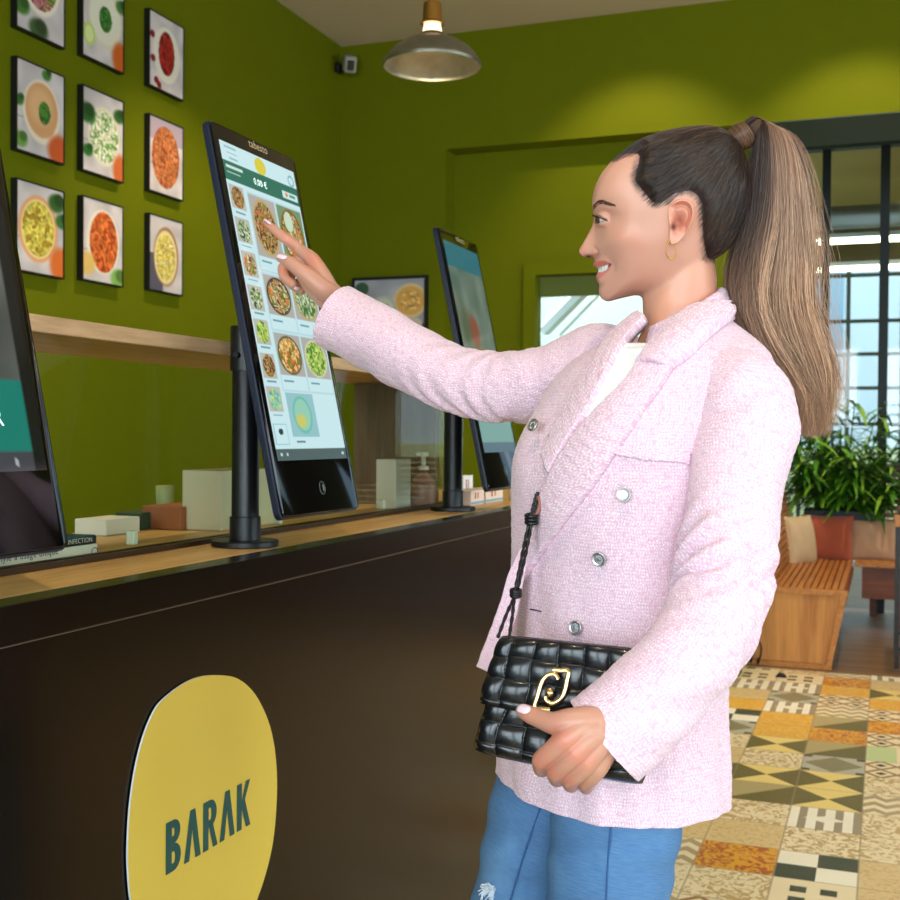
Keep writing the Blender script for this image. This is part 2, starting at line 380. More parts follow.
# street backdrop: pale house with ground band, lit by the sky
g = G(); g.box((-6, 17.5, -.1), (9, 17.9, 5.2)); g2 = G(); g2.box((-6, 17.4, 0), (9, 17.495, 1.15), .01)
hs = thing('house', (2, 17.5, 0), 'pale blue rendered house across the street behind the far window grid', 'building'); 
M['house'] = mat('pale_blue_render', (236, 244, 248), .9); mk('wall', g, M['house'], hs); mk('plinth', g2, mat('pale_yellow_render', (232, 230, 170), .9), hs)
for k in range(5):
    g = G(); xx = -4.4+k*2.5; g.box((xx, 17.46, 2.0), (xx+1.3, 17.494, 4.0), .01); mk('window', g, mat('slate_glass_%d' % k, (168, 192, 208), .3), hs)
g = G(); g.box((-8, 13, -.16), (12, 18.5, -.1)); struct('ground', g, mat('pavement', (170, 168, 160), .9))
# duct + beam in the vestibule ceiling
g = G(); g.box((-1.1, 11.6, 2.98), (XR, 11.85, 3.3)); struct('trim_8', g, mat('olive_beam', (84, 72, 34), .8))
g = G(); g.tube([(-.6, 10.6, 3.22), (4.3, 10.6, 3.22)], .1, 20); o = mk('ceiling_duct', g, mat('galvanised_duct', (120, 120, 110), .35, .8), smooth=True); tag(o, 'round metal duct under the ceiling beyond the glass partition', 'duct')
M['tube'] = mat('strip_lamp_glow', (255, 250, 225), .4, emit=(255, 244, 206), es=9)
for k, (py, yy, lb) in enumerate([(240.5, 9.9, 'upper'), (268.5, 10.9, 'lower')]):
    p = atY(860, py, yy); r = .02; g = G(); g.tube([(p.x-.95-.0, yy, p.z), (p.x+1.9, yy, p.z)], r, 12)
    t = thing('strip_lamp', (p.x+.4, yy, p.z), 'glowing white strip lamp beyond the glass partition, the %s of the two' % lb, 'lamp', 'strip lamps beyond the glass')
    mk('tube', g, M['tube'], t, smooth=True); g = G(); g.box((p.x-.95, yy-.04, p.z+.024), (p.x+1.9, yy+.04, p.z+.06), .005); mk('housing', g, M['white'], t)
    g = G(); g.tube([(p.x-.4, yy, p.z+.06), (p.x-.4, yy, ZC)], .004, 6); mk('wire', g, M['black'], t); g = G(); g.tube([(p.x+1.2, yy, p.z+.06), (p.x+1.2, yy, ZC)], .004, 6); mk('wire', g, M['black'], t)
# ================================================================ LIGHT
wd = bpy.data.worlds.new('world'); S.world = wd; wd.use_nodes = True
wd.node_tree.nodes['Background'].inputs[0].default_value = (.70, .86, 1, 1); wd.node_tree.nodes['Background'].inputs[1].default_value = 2.4
def area(loc, rot, sx, sy, e, col, name='light'):
    l = bpy.data.lights.new(name, 'AREA'); l.shape = 'RECTANGLE'; l.size = sx; l.size_y = sy; l.energy = e; l.color = col; l.spread = math.radians(130)
    o = bpy.data.objects.new(name, l); o.location = loc; o.rotation_euler = rot; C.objects.link(o); return o
DAY = (.86, .93, 1.0)
for (s, e) in [(-1.6, .6), (1.1, 3.3), (3.8, 6.0)]: area((XR+.03, (s+e)/2, 1.9), (0, math.radians(76), 0), 2.2, 2.0, 36, DAY, 'window_light')
for (s, e) in [(-2.6, -.4), (0., 2.0), (2.3, 4.3)]: area(((s+e)/2, YF-.03, 1.65), (math.radians(76), 0, 0), 2.0, 2.5, 66, DAY, 'window_light')
area((1.5, 11.0, 3.5), (0, 0, 0), 3.0, 1.6, 30, (1, .93, .8), 'vestibule_lamp')
area((-2., 7.9, 3.4), (0, 0, 0), 1.4, 1.4, 58, (.96, 1, .97), 'back_room_lamp')
def spot(loc, to, e, col=(1, .8, .5), size=1.2, blend=.6):
    l = bpy.data.lights.new('spot', 'SPOT'); l.energy = e; l.color = col; l.spot_size = size; l.spot_blend = blend; l.shadow_soft_size = .04
    o = bpy.data.objects.new('spot', l); o.location = loc; o.rotation_euler = (Vector(to)-Vector(loc)).to_track_quat('-Z', 'Y').to_euler(); C.objects.link(o); return o
WARM = (1, .80, .55)
# recessed downlights: a real fitting for each
def downlight(x, y, e, k, tx=0, ty=0, size=1.25, where=''):
    t = thing('ceiling_spotlight', (x, y, ZC), 'small white round spotlight in the ceiling %s' % where, 'spotlight', 'ceiling spotlights')
    g = G(); g.lathe([(.03, -.001), (.055, -.001), (.055, -.05), (.042, -.05), (.04, -.02), (.03, -.02)], 24, (x, y, ZC), cap=False); mk('housing', g, M['white'], t, smooth=True)
    g = G(); g.lathe([(.001, -.022), (.039, -.022)], 24, (x, y, ZC), cap=False); mk('lens', g, mat('spot_lens', (255, 240, 210), .3, emit=(255, 225, 170), es=6), t)
    spot((x, y, ZC-.055), (x+tx, y+ty, 0), e, WARM, size)
for k, (x, y, e, tx, ty, sz, wh) in enumerate([
    (-1.3, 5.7, 58, 0, 2.2, 1.45, 'near the lintel above the green door'), (-.15, 5.7, 58, 0, 2.2, 1.45, 'near the lintel above the bench'), (-2.3, 2.3, 190, -.9, 0, 1.6, 'beside the framed dish photographs'),
    (-2.3, 4.4, 110, -.4, .6, 1.6, 'near the left back corner'), (.9, 3.6, 210, 0, 0, 1.7, 'over the middle of the tiled floor'), (2.6, 5., 170, 0, 0, 1.7, 'over the tiled floor by the right windows'),
    (-.3, .3, 70, -.1, .6, 1.5, 'behind and above the woman'), (.2, 7.7, 170, 0, 0, 1.5, 'over the corner bench')]):
    downlight(x, y, e, k, tx, ty, sz, wh)
S.view_settings.view_transform = 'Standard'; S.view_settings.look = 'None'; S.view_settings.exposure = 0.08; S.view_settings.gamma = 1
S.cycles.max_bounces = 8; S.cycles.diffuse_bounces = 4; S.cycles.glossy_bounces = 4; S.cycles.transparent_max_bounces = 16; S.cycles.transmission_bounces = 6
S.cycles.caustics_reflective = False; S.cycles.caustics_refractive = False; S.cycles.sample_clamp_indirect = 6
# ================================================================ COUNTER
XC, ZT = -.903, 1.136
M['lam'] = mat('black_gloss_laminate', (4, 4, 5), .24, spec=.36); _n = N(M['lam']); _n.b.inputs['Specular Tint'].default_value = (1, .66, .34, 1); _n.bump(_n.noise(_n.coord(scale=(1, 1, 1)), 2.2, 2), .12, .01)  # amber specular tint put in for the warm floor's reflection
M['oak'] = wood('oiled_oak_top', (224, 180, 112), (190, 140, 78), 'Y', 1.2, .4)
M['shelfwood'] = wood('pale_oak_shelf', (206, 170, 128), (176, 140, 98), 'Y', 1.6, .5)
ct = thing('service_counter', (-1.16, 1.6, 0), 'long glossy black service counter with an oiled oak top', 'counter')
g = G(); g.box((-1.42, -1.2, 0), (XC-.0012, 3.9, ZT-.047)); g.box((-.9475, -1.2, ZT-.045), (XC, 3.9, ZT), .0015); g.box((-1.42, -1.2, ZT-.045), (-.9475, 3.9, ZT-.02))
mk('counter_body', g, M['lam'], ct)
g = G(); g.box((XC-.003, -1.2, ZT-.0465), (XC-.0008, 3.9, ZT-.0455)); mk('seam_strip', g, mat('brown_seam', (104, 84, 66), .6), ct)
g = G(); g.box((-1.43, -1.2, ZT-.0195), (-.9485, 3.9, ZT), .002); mk('worktop', g, M['oak'], ct)
# glass guard with the oak shelf on top
zs = atX(228, 342.1, -1.09).z
gs = thing('glass_guard', (-1.1, 1.6, ZT), 'clear glass guard standing along the counter in a dark metal channel', 'glass screen')
g = G(); g.box((-1.104, -.6, ZT+.006), (-1.096, 3.02, zs-.0245)); mk('glass_sheet', g, M['glass'], gs)
M['bronze'] = mat('dark_bronze', (70, 52, 34), .4, .6)
g = G(); g.box((-1.115, -.6, ZT+.0005), (-1.105, 3.02, ZT+.009)); g.box((-1.095, -.6, ZT+.0005), (-1.085, 3.02, ZT+.009)); g.box((-1.105, -.6, ZT+.0005), (-1.095, 3.02, ZT+.005)); mk('channel', g, M['bronze'], gs)
for y in (1.53, 2.0, 2.5):
    g = G(); g.box((-1.12, y, ZT+.0135), (-1.105, y+.012, ZT+.035), .002); mk('clip', g, mat('clear_clip', (230, 235, 225), .15), gs)
g = G(); g.box((-1.37, -.6, zs-.024), (-1.085, 3.0, zs), .0015); o = mk('shelf', g, M['shelfwood']); tag(o, 'pale oak shelf running along the top of the glass guard', 'shelf')
g = G(); g.box((-1.355, 2.86, ZT+.0005), (-1.117, 2.89, zs-.0245), .001); o = mk('support_panel', g, wood('grey_brown_panel', (112, 90, 62), (84, 66, 46), 'Z')); tag(o, 'grey brown upright board carrying the far end of the oak shelf', 'panel')
# ---------------------------------------------------------------- logo board
pts = [(154.9,709.3),(162,700.5),(172,692),(183,684),(195,678),(205,675.7),(215.5,675),(230,675.8),(239,679),(247,684.8),(255,693.5),(261.7,705),(267.5,718),(271.8,732),(275,749),(276.7,767),(277.3,785),(276.7,801.7),(275.6,820),(274,836),(271.3,852),(267.5,868),(262.5,885),(257,900),(249,922),(240,940),(228,958),(212,972),(194,980),(176,978),(158,966),(144,946),(136,924),(130.5,900),(128.2,871),(127.8,848),(129.5,813),(133.2,781.5),(139,752.6),(146,729.5)]
XS = XC+.0035
sg = thing('logo_board', (XC, atX(205, 820, XS).y, .7), 'yellow rounded board with dark green lettering fixed to the black counter front', 'sign')
for _ in range(2): pts = [q for a, b in zip(pts, pts[1:]+pts[:1]) for q in ((a[0]*.75+b[0]*.25, a[1]*.75+b[1]*.25), (a[0]*.25+b[0]*.75, a[1]*.25+b[1]*.75))]
poly = [(atX(x, y, XS).y, atX(x, y, XS).z) for x, y in pts]
M['yel'] = noisy('yellow_vinyl', (224, 194, 80), (220, 190, 76), 12, .45, .06, 25, .002); M['edge'] = mat('white_board_edge', (215, 222, 228), .5)
g = G(); g.prism(poly, 'X', XC+.0008, XS, 0, 1); mk('board', g, [M['yel'], M['edge']], sg)
# lettering: condensed heavy capitals with crossbar-less A
def letters():
    g = G()
    def q(*p, x0=0): g.add([(x0+a, b, len(g.f)*.000004) for a, b in p], [tuple(range(len(p)))])
    w, t = .62, .235
    def arcband(x0, cy, ry, rx, xs, k=10):
        o = [(xs+rx*math.cos(a), cy+ry*math.sin(a)) for a in np.linspace(-PI/2, PI/2, k)]
        i = [(xs+max(rx-t, .03)*math.cos(a), cy+max(ry-.155, .03)*math.sin(a)) for a in np.linspace(-PI/2, PI/2, k)]
        for a in range(k-1): q(o[a], o[a+1], i[a+1], i[a], x0=x0)
        q(o[0], i[0], (t, i[0][1]), (t, o[0][1]), x0=x0); q(o[-1], i[-1], (t, i[-1][1]), (t, o[-1][1]), x0=x0)
    x = 0
    q((0,0),(t,0),(t,1),(0,1), x0=x); arcband(x, .27, .27, .3, .3); arcband(x, .765, .235, .27, .3); x += w+.1           # B
    q((0,0),(t-.01,0),(.42,1),(.25,1), x0=x); q((.475,0),(.7,0),(.46,1),(.25,1), x0=x); x += .7+.1                           # A
    q((0,0),(t,0),(t,1),(0,1), x0=x); arcband(x, .72, .28, .29, .3); q((.25,.46),(.42,.5),(.64,0),(.43,0), x0=x); x += .64+.08 # R
    q((0,0),(t-.01,0),(.42,1),(.25,1), x0=x); q((.475,0),(.7,0),(.46,1),(.25,1), x0=x); x += .7+.1
    q((0,0),(t,0),(t,1),(0,1), x0=x); q((t,.38),(t,.62),(.42,1),(.64,1), x0=x); q((.2,.5),(.36,.66),(.66,0),(.44,0), x0=x); x += .66
    return g, x
g, wt = letters()
A_, B_ = atX(165.3, 875.6, XS), atX(250, 824.8, XS); hh = atX(165.3, 823, XS).z-A_.z; k = (B_.y-A_.y)/wt
g.v = [(XS+.0006+c, A_.y+a*k, A_.z+b*hh*.985) for a, b, c in g.v]
mk('lettering', g, mat('dark_green_vinyl', (12, 78, 78), .45), sg, fixn=False)
# ---------------------------------------------------------------- kiosks
XT_, XB_ = -1.017, -.88
pTL, pBL = atX(206, 118, XT_), atX(282, 520, XB_); pTR = atX(292, 159, XT_)
ZTk, ZBk = pTL.z, pBL.z; KW = .286
base = atZ(245, 546, ZT); YK = base.y; XPOLE = base.x
print('kiosk', pTL, pBL, pTR, 'pole', base, 'len', math.hypot(ZTk-ZBk, XT_-XB_))
VUP = Vector((XT_-XB_, 0, ZTk-ZBk)); LK = VUP.length; VUP.normalize(); VN = Vector((VUP.z, 0, -VUP.x)); VY = Vector((0, 1, 0))
Y0K = (pTL.y+pBL.y)/2
M['bezel'] = mat('black_glass_bezel', (6, 6, 7), .06, spec=.5)
M['shell'] = mat('blue_black_shell', (20, 28, 48), .35)
def kpt(u, v, w=0.): return Vector((XB_, Y0K, ZBk)) + VY*(u*KW) + VUP*(v*LK) + VN*w    # u 0..1 along Y, v 0..1 up
def slab(g, u0, v0, u1, v1, w0, w1, r, n=6, mi=0):
    P = []
    a0, a1, b0, b1 = u0*KW, u1*KW, v0*LK, v1*LK
    for cx, cy, s in ((a1-r, b1-r, 0), (a0+r, b1-r, 1), (a0+r, b0+r, 2), (a1-r, b0+r, 3)):
        for i in range(n+1): t = PI/2*(s+i/n); P.append((cx+r*math.cos(t), cy+r*math.sin(t)))
    def Q(p, w): return Vector((XB_, Y0K, ZBk)) + VY*p[0] + VUP*p[1] + VN*w
    e = .002; m = len(P); c = ((a0+a1)/2, (b0+b1)/2)
    def sh(p, d): v = Vector(p)-Vector(c); return (p[0]-math.copysign(d, v.x), p[1]-math.copysign(d, v.y))
    L = [[Q(sh(p, e), w0) for p in P], [Q(p, w0+e*(1 if w1 > w0 else -1)) for p in P], [Q(p, w1-e*(1 if w1 > w0 else -1)) for p in P], [Q(sh(p, e), w1) for p in P]]
    f = [(j*m+i, j*m+(i+1) % m, (j+1)*m+(i+1) % m, (j+1)*m+i) for j in range(3) for i in range(m)] + [tuple(range(m)), tuple(range(3*m, 4*m))]
    return g.add([p for l in L for p in l], f, mi)
SU0, SU1, SV0, SV1 = .062, .935, .143, .953      # screen rectangle on the slab
WHT, CY = (206, 238, 243), (176, 226, 232)
def menu_screen():
    im = Img(150, 320, WHT)
    im.rect(0, .062, 1, .125, (34, 112, 92)); im.ell(.5, .034, .075, .028, (222, 208, 60), .05)
    for k in range(3): im.rect(.05+k*.02, .012+k*.017, .2, .017+k*.017, (150, 190, 195))
    im.ell(.93, .04, .045, .02, (120, 170, 180), .1); im.ell(.93, .04, .033, .014, WHT, .1)
    im.rect(.03, .075, .24, .082, (210, 235, 225)); im.rect(.03, .095, .2, .1, (190, 225, 215))
    im.rect(.76, .085, .98, .112, WHT); im.rect(.86, .094, .95, .102, (90, 150, 90)); im.ell(.82, .098, .02, .008, (240, 150, 60))
    pal = {'mix': [(70, 90, 40), (160, 70, 50), (190, 170, 110), (60, 60, 40), (200, 120, 60), (130, 140, 60)], 'org': [(220, 110, 50), (190, 150, 90), (90, 120, 50), (230, 200, 160), (120, 60, 60)],
           'grn': [(60, 110, 60), (120, 150, 90), (200, 210, 180), (40, 80, 50)], 'seed': [(200, 150, 70), (230, 200, 130), (190, 110, 50), (120, 130, 50)], 'lime': [(140, 180, 70), (190, 215, 110), (90, 140, 60)], 'drk': [(120, 190, 170), (150, 205, 170), (190, 205, 120)]}
    side = ['mix', 'grn', 'org', 'grn', 'lime', 'mix', 'drk']
    for k, s_ in enumerate(side):
        y = .135+k*.106; im.rect(.02, y, .2, y+.078, (190, 190, 180)); im.food(.11, y+.04, .075, .035, pal[s_], 20+k, 5); im.rect(.05, y+.086, .17, y+.091, (120, 160, 165))
    im.rect(.02, .885, .2, .95, (150, 205, 210)); im.rect(.03, .888, .19, .947, WHT); im.ell(.11, .91, .03, .01, (40, 70, 70)); 
    def card(x0, y0, x1, y1, s_, seed, bowl=(190, 170, 120), bg=(180, 176, 170), top=None):
        im.rect(x0-.01, y0-.004, x1+.012, y1+.052, (186, 222, 228)); im.rect(x0, y0, x1+.004, y1+.046, WHT); im.rect(x0, y0, x1, y1, bg)
        cx, cy, rx, ry = (x0+x1)/2, (y0+y1)/2, (x1-x0)*.46, (y1-y0)*.47
        im.ell(cx, cy, rx, ry, bowl, .03); im.food(cx, cy, rx*.88, ry*.9, pal[s_], seed, 9)
        im.rect(x0+.03, y1+.014, x0+.16, y1+.021, (110, 160, 170))
        if top: im.ell(cx-.03, cy-(y1-y0)*.25, .06, .035, top)
    card(.25, .145, .6, .345, 'mix', 1); card(.63, .145, .98, .345, 'org', 2, (140, 90, 40), (120, 150, 110), (205, 225, 200))
    card(.25, .405, .6, .535, 'org', 3, (70, 60, 50)); card(.63, .405, .98, .535, 'grn', 4, (190, 170, 90))
    card(.25, .595, .6, .73, 'seed', 5, (90, 100, 70)); card(.63, .595, .98, .73, 'lime', 6, (210, 215, 180))
    im.rect(.26, .785, .64, .925, (150, 200, 205)); im.ell(.45, .855, .13, .06, (110, 190, 175)); im.ell(.45, .855, .11, .052, (150, 210, 185)); im.ell(.42, .875, .07, .022, (205, 205, 110), .3)
    im.rect(.3, .938, .42, .946, (90, 140, 150))
    im.rect(0, .965, 1, 1, (84, 104, 104)); im.rect(.05, .978, .08, .985, (200, 220, 220)); im.rect(.13, .978, .15, .985, (200, 220, 220)); im.rect(.93, .978, .96, .985, (200, 220, 220))
    return im
def promo_screen():  # dim promo picture with glass reflections painted into its colours
    im = Img(90, 180, (150, 172, 150))
    im.rect(0, 0, 1, .12, (70, 150, 160)); n = vnoise((180, 90), 5, 5)
    for y0, y1, a, b in ((.12, .62, (156, 176, 160), (110, 140, 120)), (.62, .8, (140, 150, 90), (110, 120, 60))):
        m = ((im.Y >= y0) & (im.Y < y1))[..., None]; im.a = np.where(m, np.array(a)*(1-n[..., None])+np.array(b)*n[..., None], im.a)
    im.ell(.42, .42, .14, .08, (176, 100, 78), .4); im.ell(.5, .56, .3, .06, (170, 160, 70), .5); im.ell(.2, .4, .12, .09, (110, 130, 100), .5)
    im.rect(0, .74, 1, .95, (132, 186, 150)); im.rect(.15, .83, .75, .845, (190, 235, 225)); im.rect(0, .95, 1, 1, (60, 80, 60)); return im
def order_screen():
    im = Img(60, 130, (90, 100, 100)); im.rect(0, .8, 1, .955, (12, 128, 112)); im.rect(0, .955, 1, 1, (66, 68, 76)); im.rect(.8, .97, .83, .985, (190, 200, 200))
    n = vnoise((130, 60), 4, 8); m = (im.Y < .8)[..., None]; im.a = np.where(m, np.array((112, 118, 112))*(1-n[..., None]*.4), im.a); im.rect(.92, 0, 1, 1, (6, 6, 7)); return im  # blotchy grey upper part paints in the reflecting glass
M['nfc'] = mat('grey_print', (120, 130, 130), .5)
def kiosk(img, es, label, txt=None, img_txt=None):
    o = thing('ordering_kiosk', (XPOLE, YK, ZT), label, 'kiosk', 'touch screen kiosks on the counter')
    g = G(); slab(g, 0, 0, 1, 1, 0, -.013, .012); mk('housing', g, M['shell'], o, angle=40)
    g = G(); slab(g, .008, .004, .992, .996, .0004, .0034, .011); mk('bezel_glass', g, M['bezel'], o, angle=40)
    sh, col = img.sheet(kpt(SU0, SV1, .0040), kpt(SU1, SV1, .0040), kpt(SU0, SV0, .0040))
    m = attr_mat('screen_glow', rough=.08, emit=es); mk('screen', sh, m, o, col=col, fixn=False)
    g = text_geo('tabesto', .02*1.0, align='CENTER'); place(g, kpt(.52, .972, .0038), VY, VUP, VN); mk('brand_mark', g, mat('pale_gold_print', (190, 170, 130), .4, emit=(190, 170, 130), es=.15), o, fixn=False)
    if img_txt:
        g = text_geo(img_txt, .016, align='CENTER'); place(g, kpt(.46, SV1-.105*(SV1-SV0), .0046), VY, VUP, VN); mk('price_print', g, mat('white_glow_print', (235, 250, 248), .5, emit=(235, 250, 248), es=.8), o, fixn=False)
    g = G()
    for r_ in (.004, .0065):
        a = [kpt(.53, .068, .0042)+VY*(r_*math.cos(t)*.8)+VUP*(r_*math.sin(t)) for t in np.linspace(-1.2, 1.2, 10)]; g.tube(a, .0006, 5)
    a = [kpt(.53, .068, .0042)+VY*(.0095*math.cos(t))+VUP*(.011*math.sin(t)) for t in np.linspace(0, 2*PI, 28)]; g.tube(a, .0004, 5); mk('contactless_mark', g, M['nfc'], o)
    if txt:
        g = text_geo(txt, .027, align='RIGHT'); place(g, kpt(.735, .222, .0046), VY, VUP, VN); mk('caption', g, mat('white_glow', (235, 250, 248), .5, emit=(235, 250, 248), es=.8), o, fixn=False)
    z0, z1 = ZT+.012, atX(245, 326.5, XPOLE).z
    g = G(); g.lathe([(.001, .0005), (.055, .0005), (.0565, .002), (.0565, .009), (.055, .0105), (.001, .0105)], 48, (XPOLE, YK, ZT), cap=False); mk('base_plate', g, M['black'], o, angle=40)
    g = G(); g.lathe([(.023, z0-ZT-.001), (.023, z1-ZT-.01), (.020, z1-ZT-.002), (.001, z1-ZT-.002)], 40, (XPOLE, YK, ZT), cap=False); g.lathe([(.026, .011), (.0262, .05), (.023, .051)], 40, (XPOLE, YK, ZT), cap=False); mk('pole', g, M['black'], o, angle=40)
    zc_ = (z1+atX(245, 371, XPOLE).z)/2; hh_ = (z1-zc_)
    g = G(); g.lathe([(.0235, -hh_), (.0265, -hh_), (.0265, hh_), (.0235, hh_)], 40, (XPOLE, YK, zc_)); vm = (zc_-ZBk)/(ZTk-ZBk)
    q = kpt(.5, vm, -.013); g.box((XPOLE+.018, YK-.03, zc_-.03), (q.x+.004, YK+.03, zc_+.03), .003); g.box((q.x-.012, YK-.05, zc_-.05), (q.x-.001, YK+.05, zc_+.05), .003); mk('bracket', g, M['black'], o, angle=40)
    g = G(); g.tube([(XPOLE, YK-.025, zc_-.012), (XPOLE, YK-.034, zc_-.012)], .005, 12); mk('knob', g, M['black'], o, angle=40)
    g = G(); g.tube([(XPOLE-.012, YK+.024, ZT+.012), (XPOLE-.012, YK+.025, ZT+.2), (XPOLE-.012, YK+.024, zc_)], .0025, 8); mk('cable', g, M['black'], o)
    return o
k1 = kiosk(menu_screen(), .88, 'black touch screen kiosk showing the food menu under the woman\'s finger', img_txt='0,00 €')
k2 = kiosk(promo_screen(), .45, 'farthest black touch screen kiosk, dim screen full of reflections, behind her sleeve')
p2 = atZ(450, 510.5, ZT); k2.location = (XPOLE, p2.y, ZT)
k3 = kiosk(order_screen(), .8, 'nearest black kiosk, cut by the left edge, with a green lower screen', 'COMMANDER')
p3 = atX(69, 547.5, XB_); k3.location = (XPOLE, YK+(p3.y-(Y0K+KW)), ZT)
print('k2', p2, 'k3', k3.location)
# ---------------------------------------------------------------- things behind the glass
M['carton'] = mat('cream_carton', (216, 206, 180), .8); M['terra'] = noisy('terracotta_card', (176, 108, 70), (150, 90, 58), 20, .85); M['paper'] = mat('white_paper', (240, 238, 236), .8)
M['blu'] = mat('blue_card', (30, 92, 130), .5); M['blk'] = mat('black_card', (20, 22, 26), .5)
def cbox(name, px0, px1, pyt, X, dep, m, label, cat, mi2=None, zb=ZT, group=None, bev=.002):
    """a box whose front (+X) face sits at X, spanning px0..px1 along the counter, top at pyt"""
    a = atX(px0, pyt, X); b = atX(px1, pyt, X); g = G(); g.box((X-dep, a.y, zb+.0006), (X, b.y, a.z), bev); o = mk(name, g, m); tag(o, label, cat, group); return o, a, b
o, a, b = cbox('glove_box', -90, 97.5, 543.5, -1.13, .12, M['paper'], 'white vinyl glove box lying low at the left edge behind the glass', 'box')
zl_ = a.z; zl_ = atX(97.5, 543.5, -1.13).z
bpy.data.objects.remove(o)
ga = thing('glove_box', (-1.19, (a.y+b.y)/2, ZT), 'white vinyl glove box with blue print, undermost at the left edge behind the glass', 'box')
g = G(); g.box((-1.25, a.y, ZT+.0006), (-1.13, b.y, zl_), .001); mk('carton', g, M['paper'], ga)
sz = .0118; tg = text_geo('Gants vinyle à usage unique', sz*1.25, align='RIGHT'); te = atX(58, 556, -1.13)
place(tg, (-1.1292, te.y, ZT+.0125), (0, 1, 0), (0, 0, 1), (1, 0, 0)); mk('print', tg, mat('blue_print', (50, 60, 120), .6), ga, fixn=False)
g = G(); c0 = atX(94, 552, -1.13); g.tube([(-1.1288, c0.y+.007*math.cos(t), c0.z+.007*math.sin(t)) for t in np.linspace(0, 2*PI, 16)], .0006, 4); mk('round_mark', g, mat('blue_print_b', (50, 60, 120), .6), ga)
zu = atX(97.5, 534.5, -1.132).z
gb = thing('glove_box', (-1.19, (a.y+b.y)/2, zl_), 'flat black and blue box stacked on the white glove box behind the glass', 'box')
g = G(); g.box((-1.25, a.y+.01, zl_+.0006), (-1.132, b.y, zu-.0015), .0006); mk('carton', g, M['blk'], gb); g = G(); g.box((-1.249, a.y+.011, zu-.0014), (-1.133, b.y-.001, zu), .0004); mk('lid', g, M['blu'], gb)
tg = text_geo('AST INFECTION', .0105, align='RIGHT'); te = atX(92, 540, -1.132); place(tg, (-1.1312, te.y, zl_+.004), (0, 1, 0), (0, 0, 1), (1, 0, 0)); mk('print', tg, M['paper'], gb, fixn=False)
cbox('carton_box', 222, 276, 471, -1.20, .09, M['carton'], 'tall cream carton standing behind the pole of the menu kiosk', 'box')
cbox('terracotta_box', 181, 214, 507, -1.28, .09, M['terra'], 'low terracotta coloured box with a pale top left of the cream carton', 'box')
# clutter on the back edge
cbox('napkin_stack', 106, 140, 520, -1.33, .07, M['paper'], 'low stack of white paper napkins on the back edge of the counter', 'napkins')
cbox('dark_green_tray', 141, 178, 513, -1.35, .06, mat('dark_green_plastic', (50, 72, 50), .5), 'small dark green tray between the napkins and the terracotta box', 'tray')
p = atX(165, 495, -1.34); q = atZ(165, 512, 1.17)
g = G(); zt_ = atX(165, 486, -1.38).z; yy = atX(165, 500, -1.395).y; g.lathe([(.001, .0006), (.016, .0006), (.019, zt_-ZT-.002), (.017, zt_-ZT), (.001, zt_-ZT-.0)], 20, (-1.395, yy, ZT), cap=False); o = mk('drinking_glass', g, mat('frosted_glass', (190, 200, 150), .3, alpha=.6), smooth=True); tag(o, 'small pale tumbler standing behind the dark green tray', 'glass')
o, a, b = cbox('napkin_block', 396, 411, 459.5, -1.16, .055, M['paper'], 'white block of napkins beside the soap bottle behind the glass', 'napkins')
# soap dispenser
SXb = -1.142; ys = atX(425, 490, SXb).y-.012; zt2 = atX(425, 452, SXb).z-ZT
so = thing('soap_bottle', (SXb, ys, ZT), 'clear pump bottle of pink soap between the napkin block and kiosk pole', 'bottle')
g = G(); g.lathe([(.001, .0006), (.03, .0006), (.032, .006), (.032, .06), (.026, .078), (.011, .088), (.011, .095), (.001, .095)], 28, (SXb, ys, ZT), cap=False); mk('bottle_body', g, mat('pink_liquid', (214, 160, 150), .12, trans=.5), so, smooth=True)
g = G(); g.lathe([(.001, .096), (.014, .096), (.014, .106), (.006, .108), (.006, zt2-.012), (.013, zt2-.01), (.013, zt2-.001), (.001, zt2)], 20, (SXb, ys, ZT), cap=False); g.box((SXb-.006, ys-.038, ZT+zt2-.009), (SXb+.006, ys, ZT+zt2-.001), .002); mk('pump', g, M['white'], so, angle=40)
M['pinkc'] = mat('pink_white_card', (236, 214, 200), .7)
for px0, px1, py, X, mm, lb in ((463, 473, 476, -1.1, M['paper'], 'white and orange box just right of the far kiosk pole'), (471, 484, 491, -1.03, M['pinkc'], 'small pale pink box with a blue foot band below the far kiosk'), (486, 503, 489, -1.03, M['pinkc'], 'pale pink box with dark print bars below the far kiosk')):
    a = atX(px0, py, X); b = atX(px1, py, X)
    t = thing('small_box', (X-.03, (a.y+b.y)/2, ZT), lb, 'box'); g = G(); g.box((X-.05, a.y, ZT+.0006), (X, b.y, a.z), .001); mk('carton', g, mm, t)
    g = G(); hgt = a.z-ZT; g.box((X+.0002, a.y+.001, ZT+.004), (X+.0008, b.y-.001, ZT+.004+hgt*.16)); mk('blue_band', g, mat('pale_blue_print', (120, 170, 190), .6), t)
    g = G(); g.box((X+.0002, a.y+(b.y-a.y)*.3, ZT+hgt*.45), (X+.0008, a.y+(b.y-a.y)*.38, ZT+hgt*.85)); g.box((X+.0002, a.y+(b.y-a.y)*.5, ZT+hgt*.45), (X+.0008, a.y+(b.y-a.y)*.56, ZT+hgt*.85)); mk('print', g, mat('rust_print', (180, 96, 60), .6), t)
yc_ = atX(517, 470, -1.0).y; g = G(); zz_ = atX(517, 459, -1.0).z-ZT; g.lathe([(.001, .0006), (.022, .0006), (.03, zz_), (.028, zz_), (.02, .004), (.001, .004)], 24, (-1.0, yc_, ZT), cap=False); o = mk('paper_cup', g, M['paper'], smooth=True); tag(o, 'white paper cup on the counter at the edge of the pink jacket', 'cup')
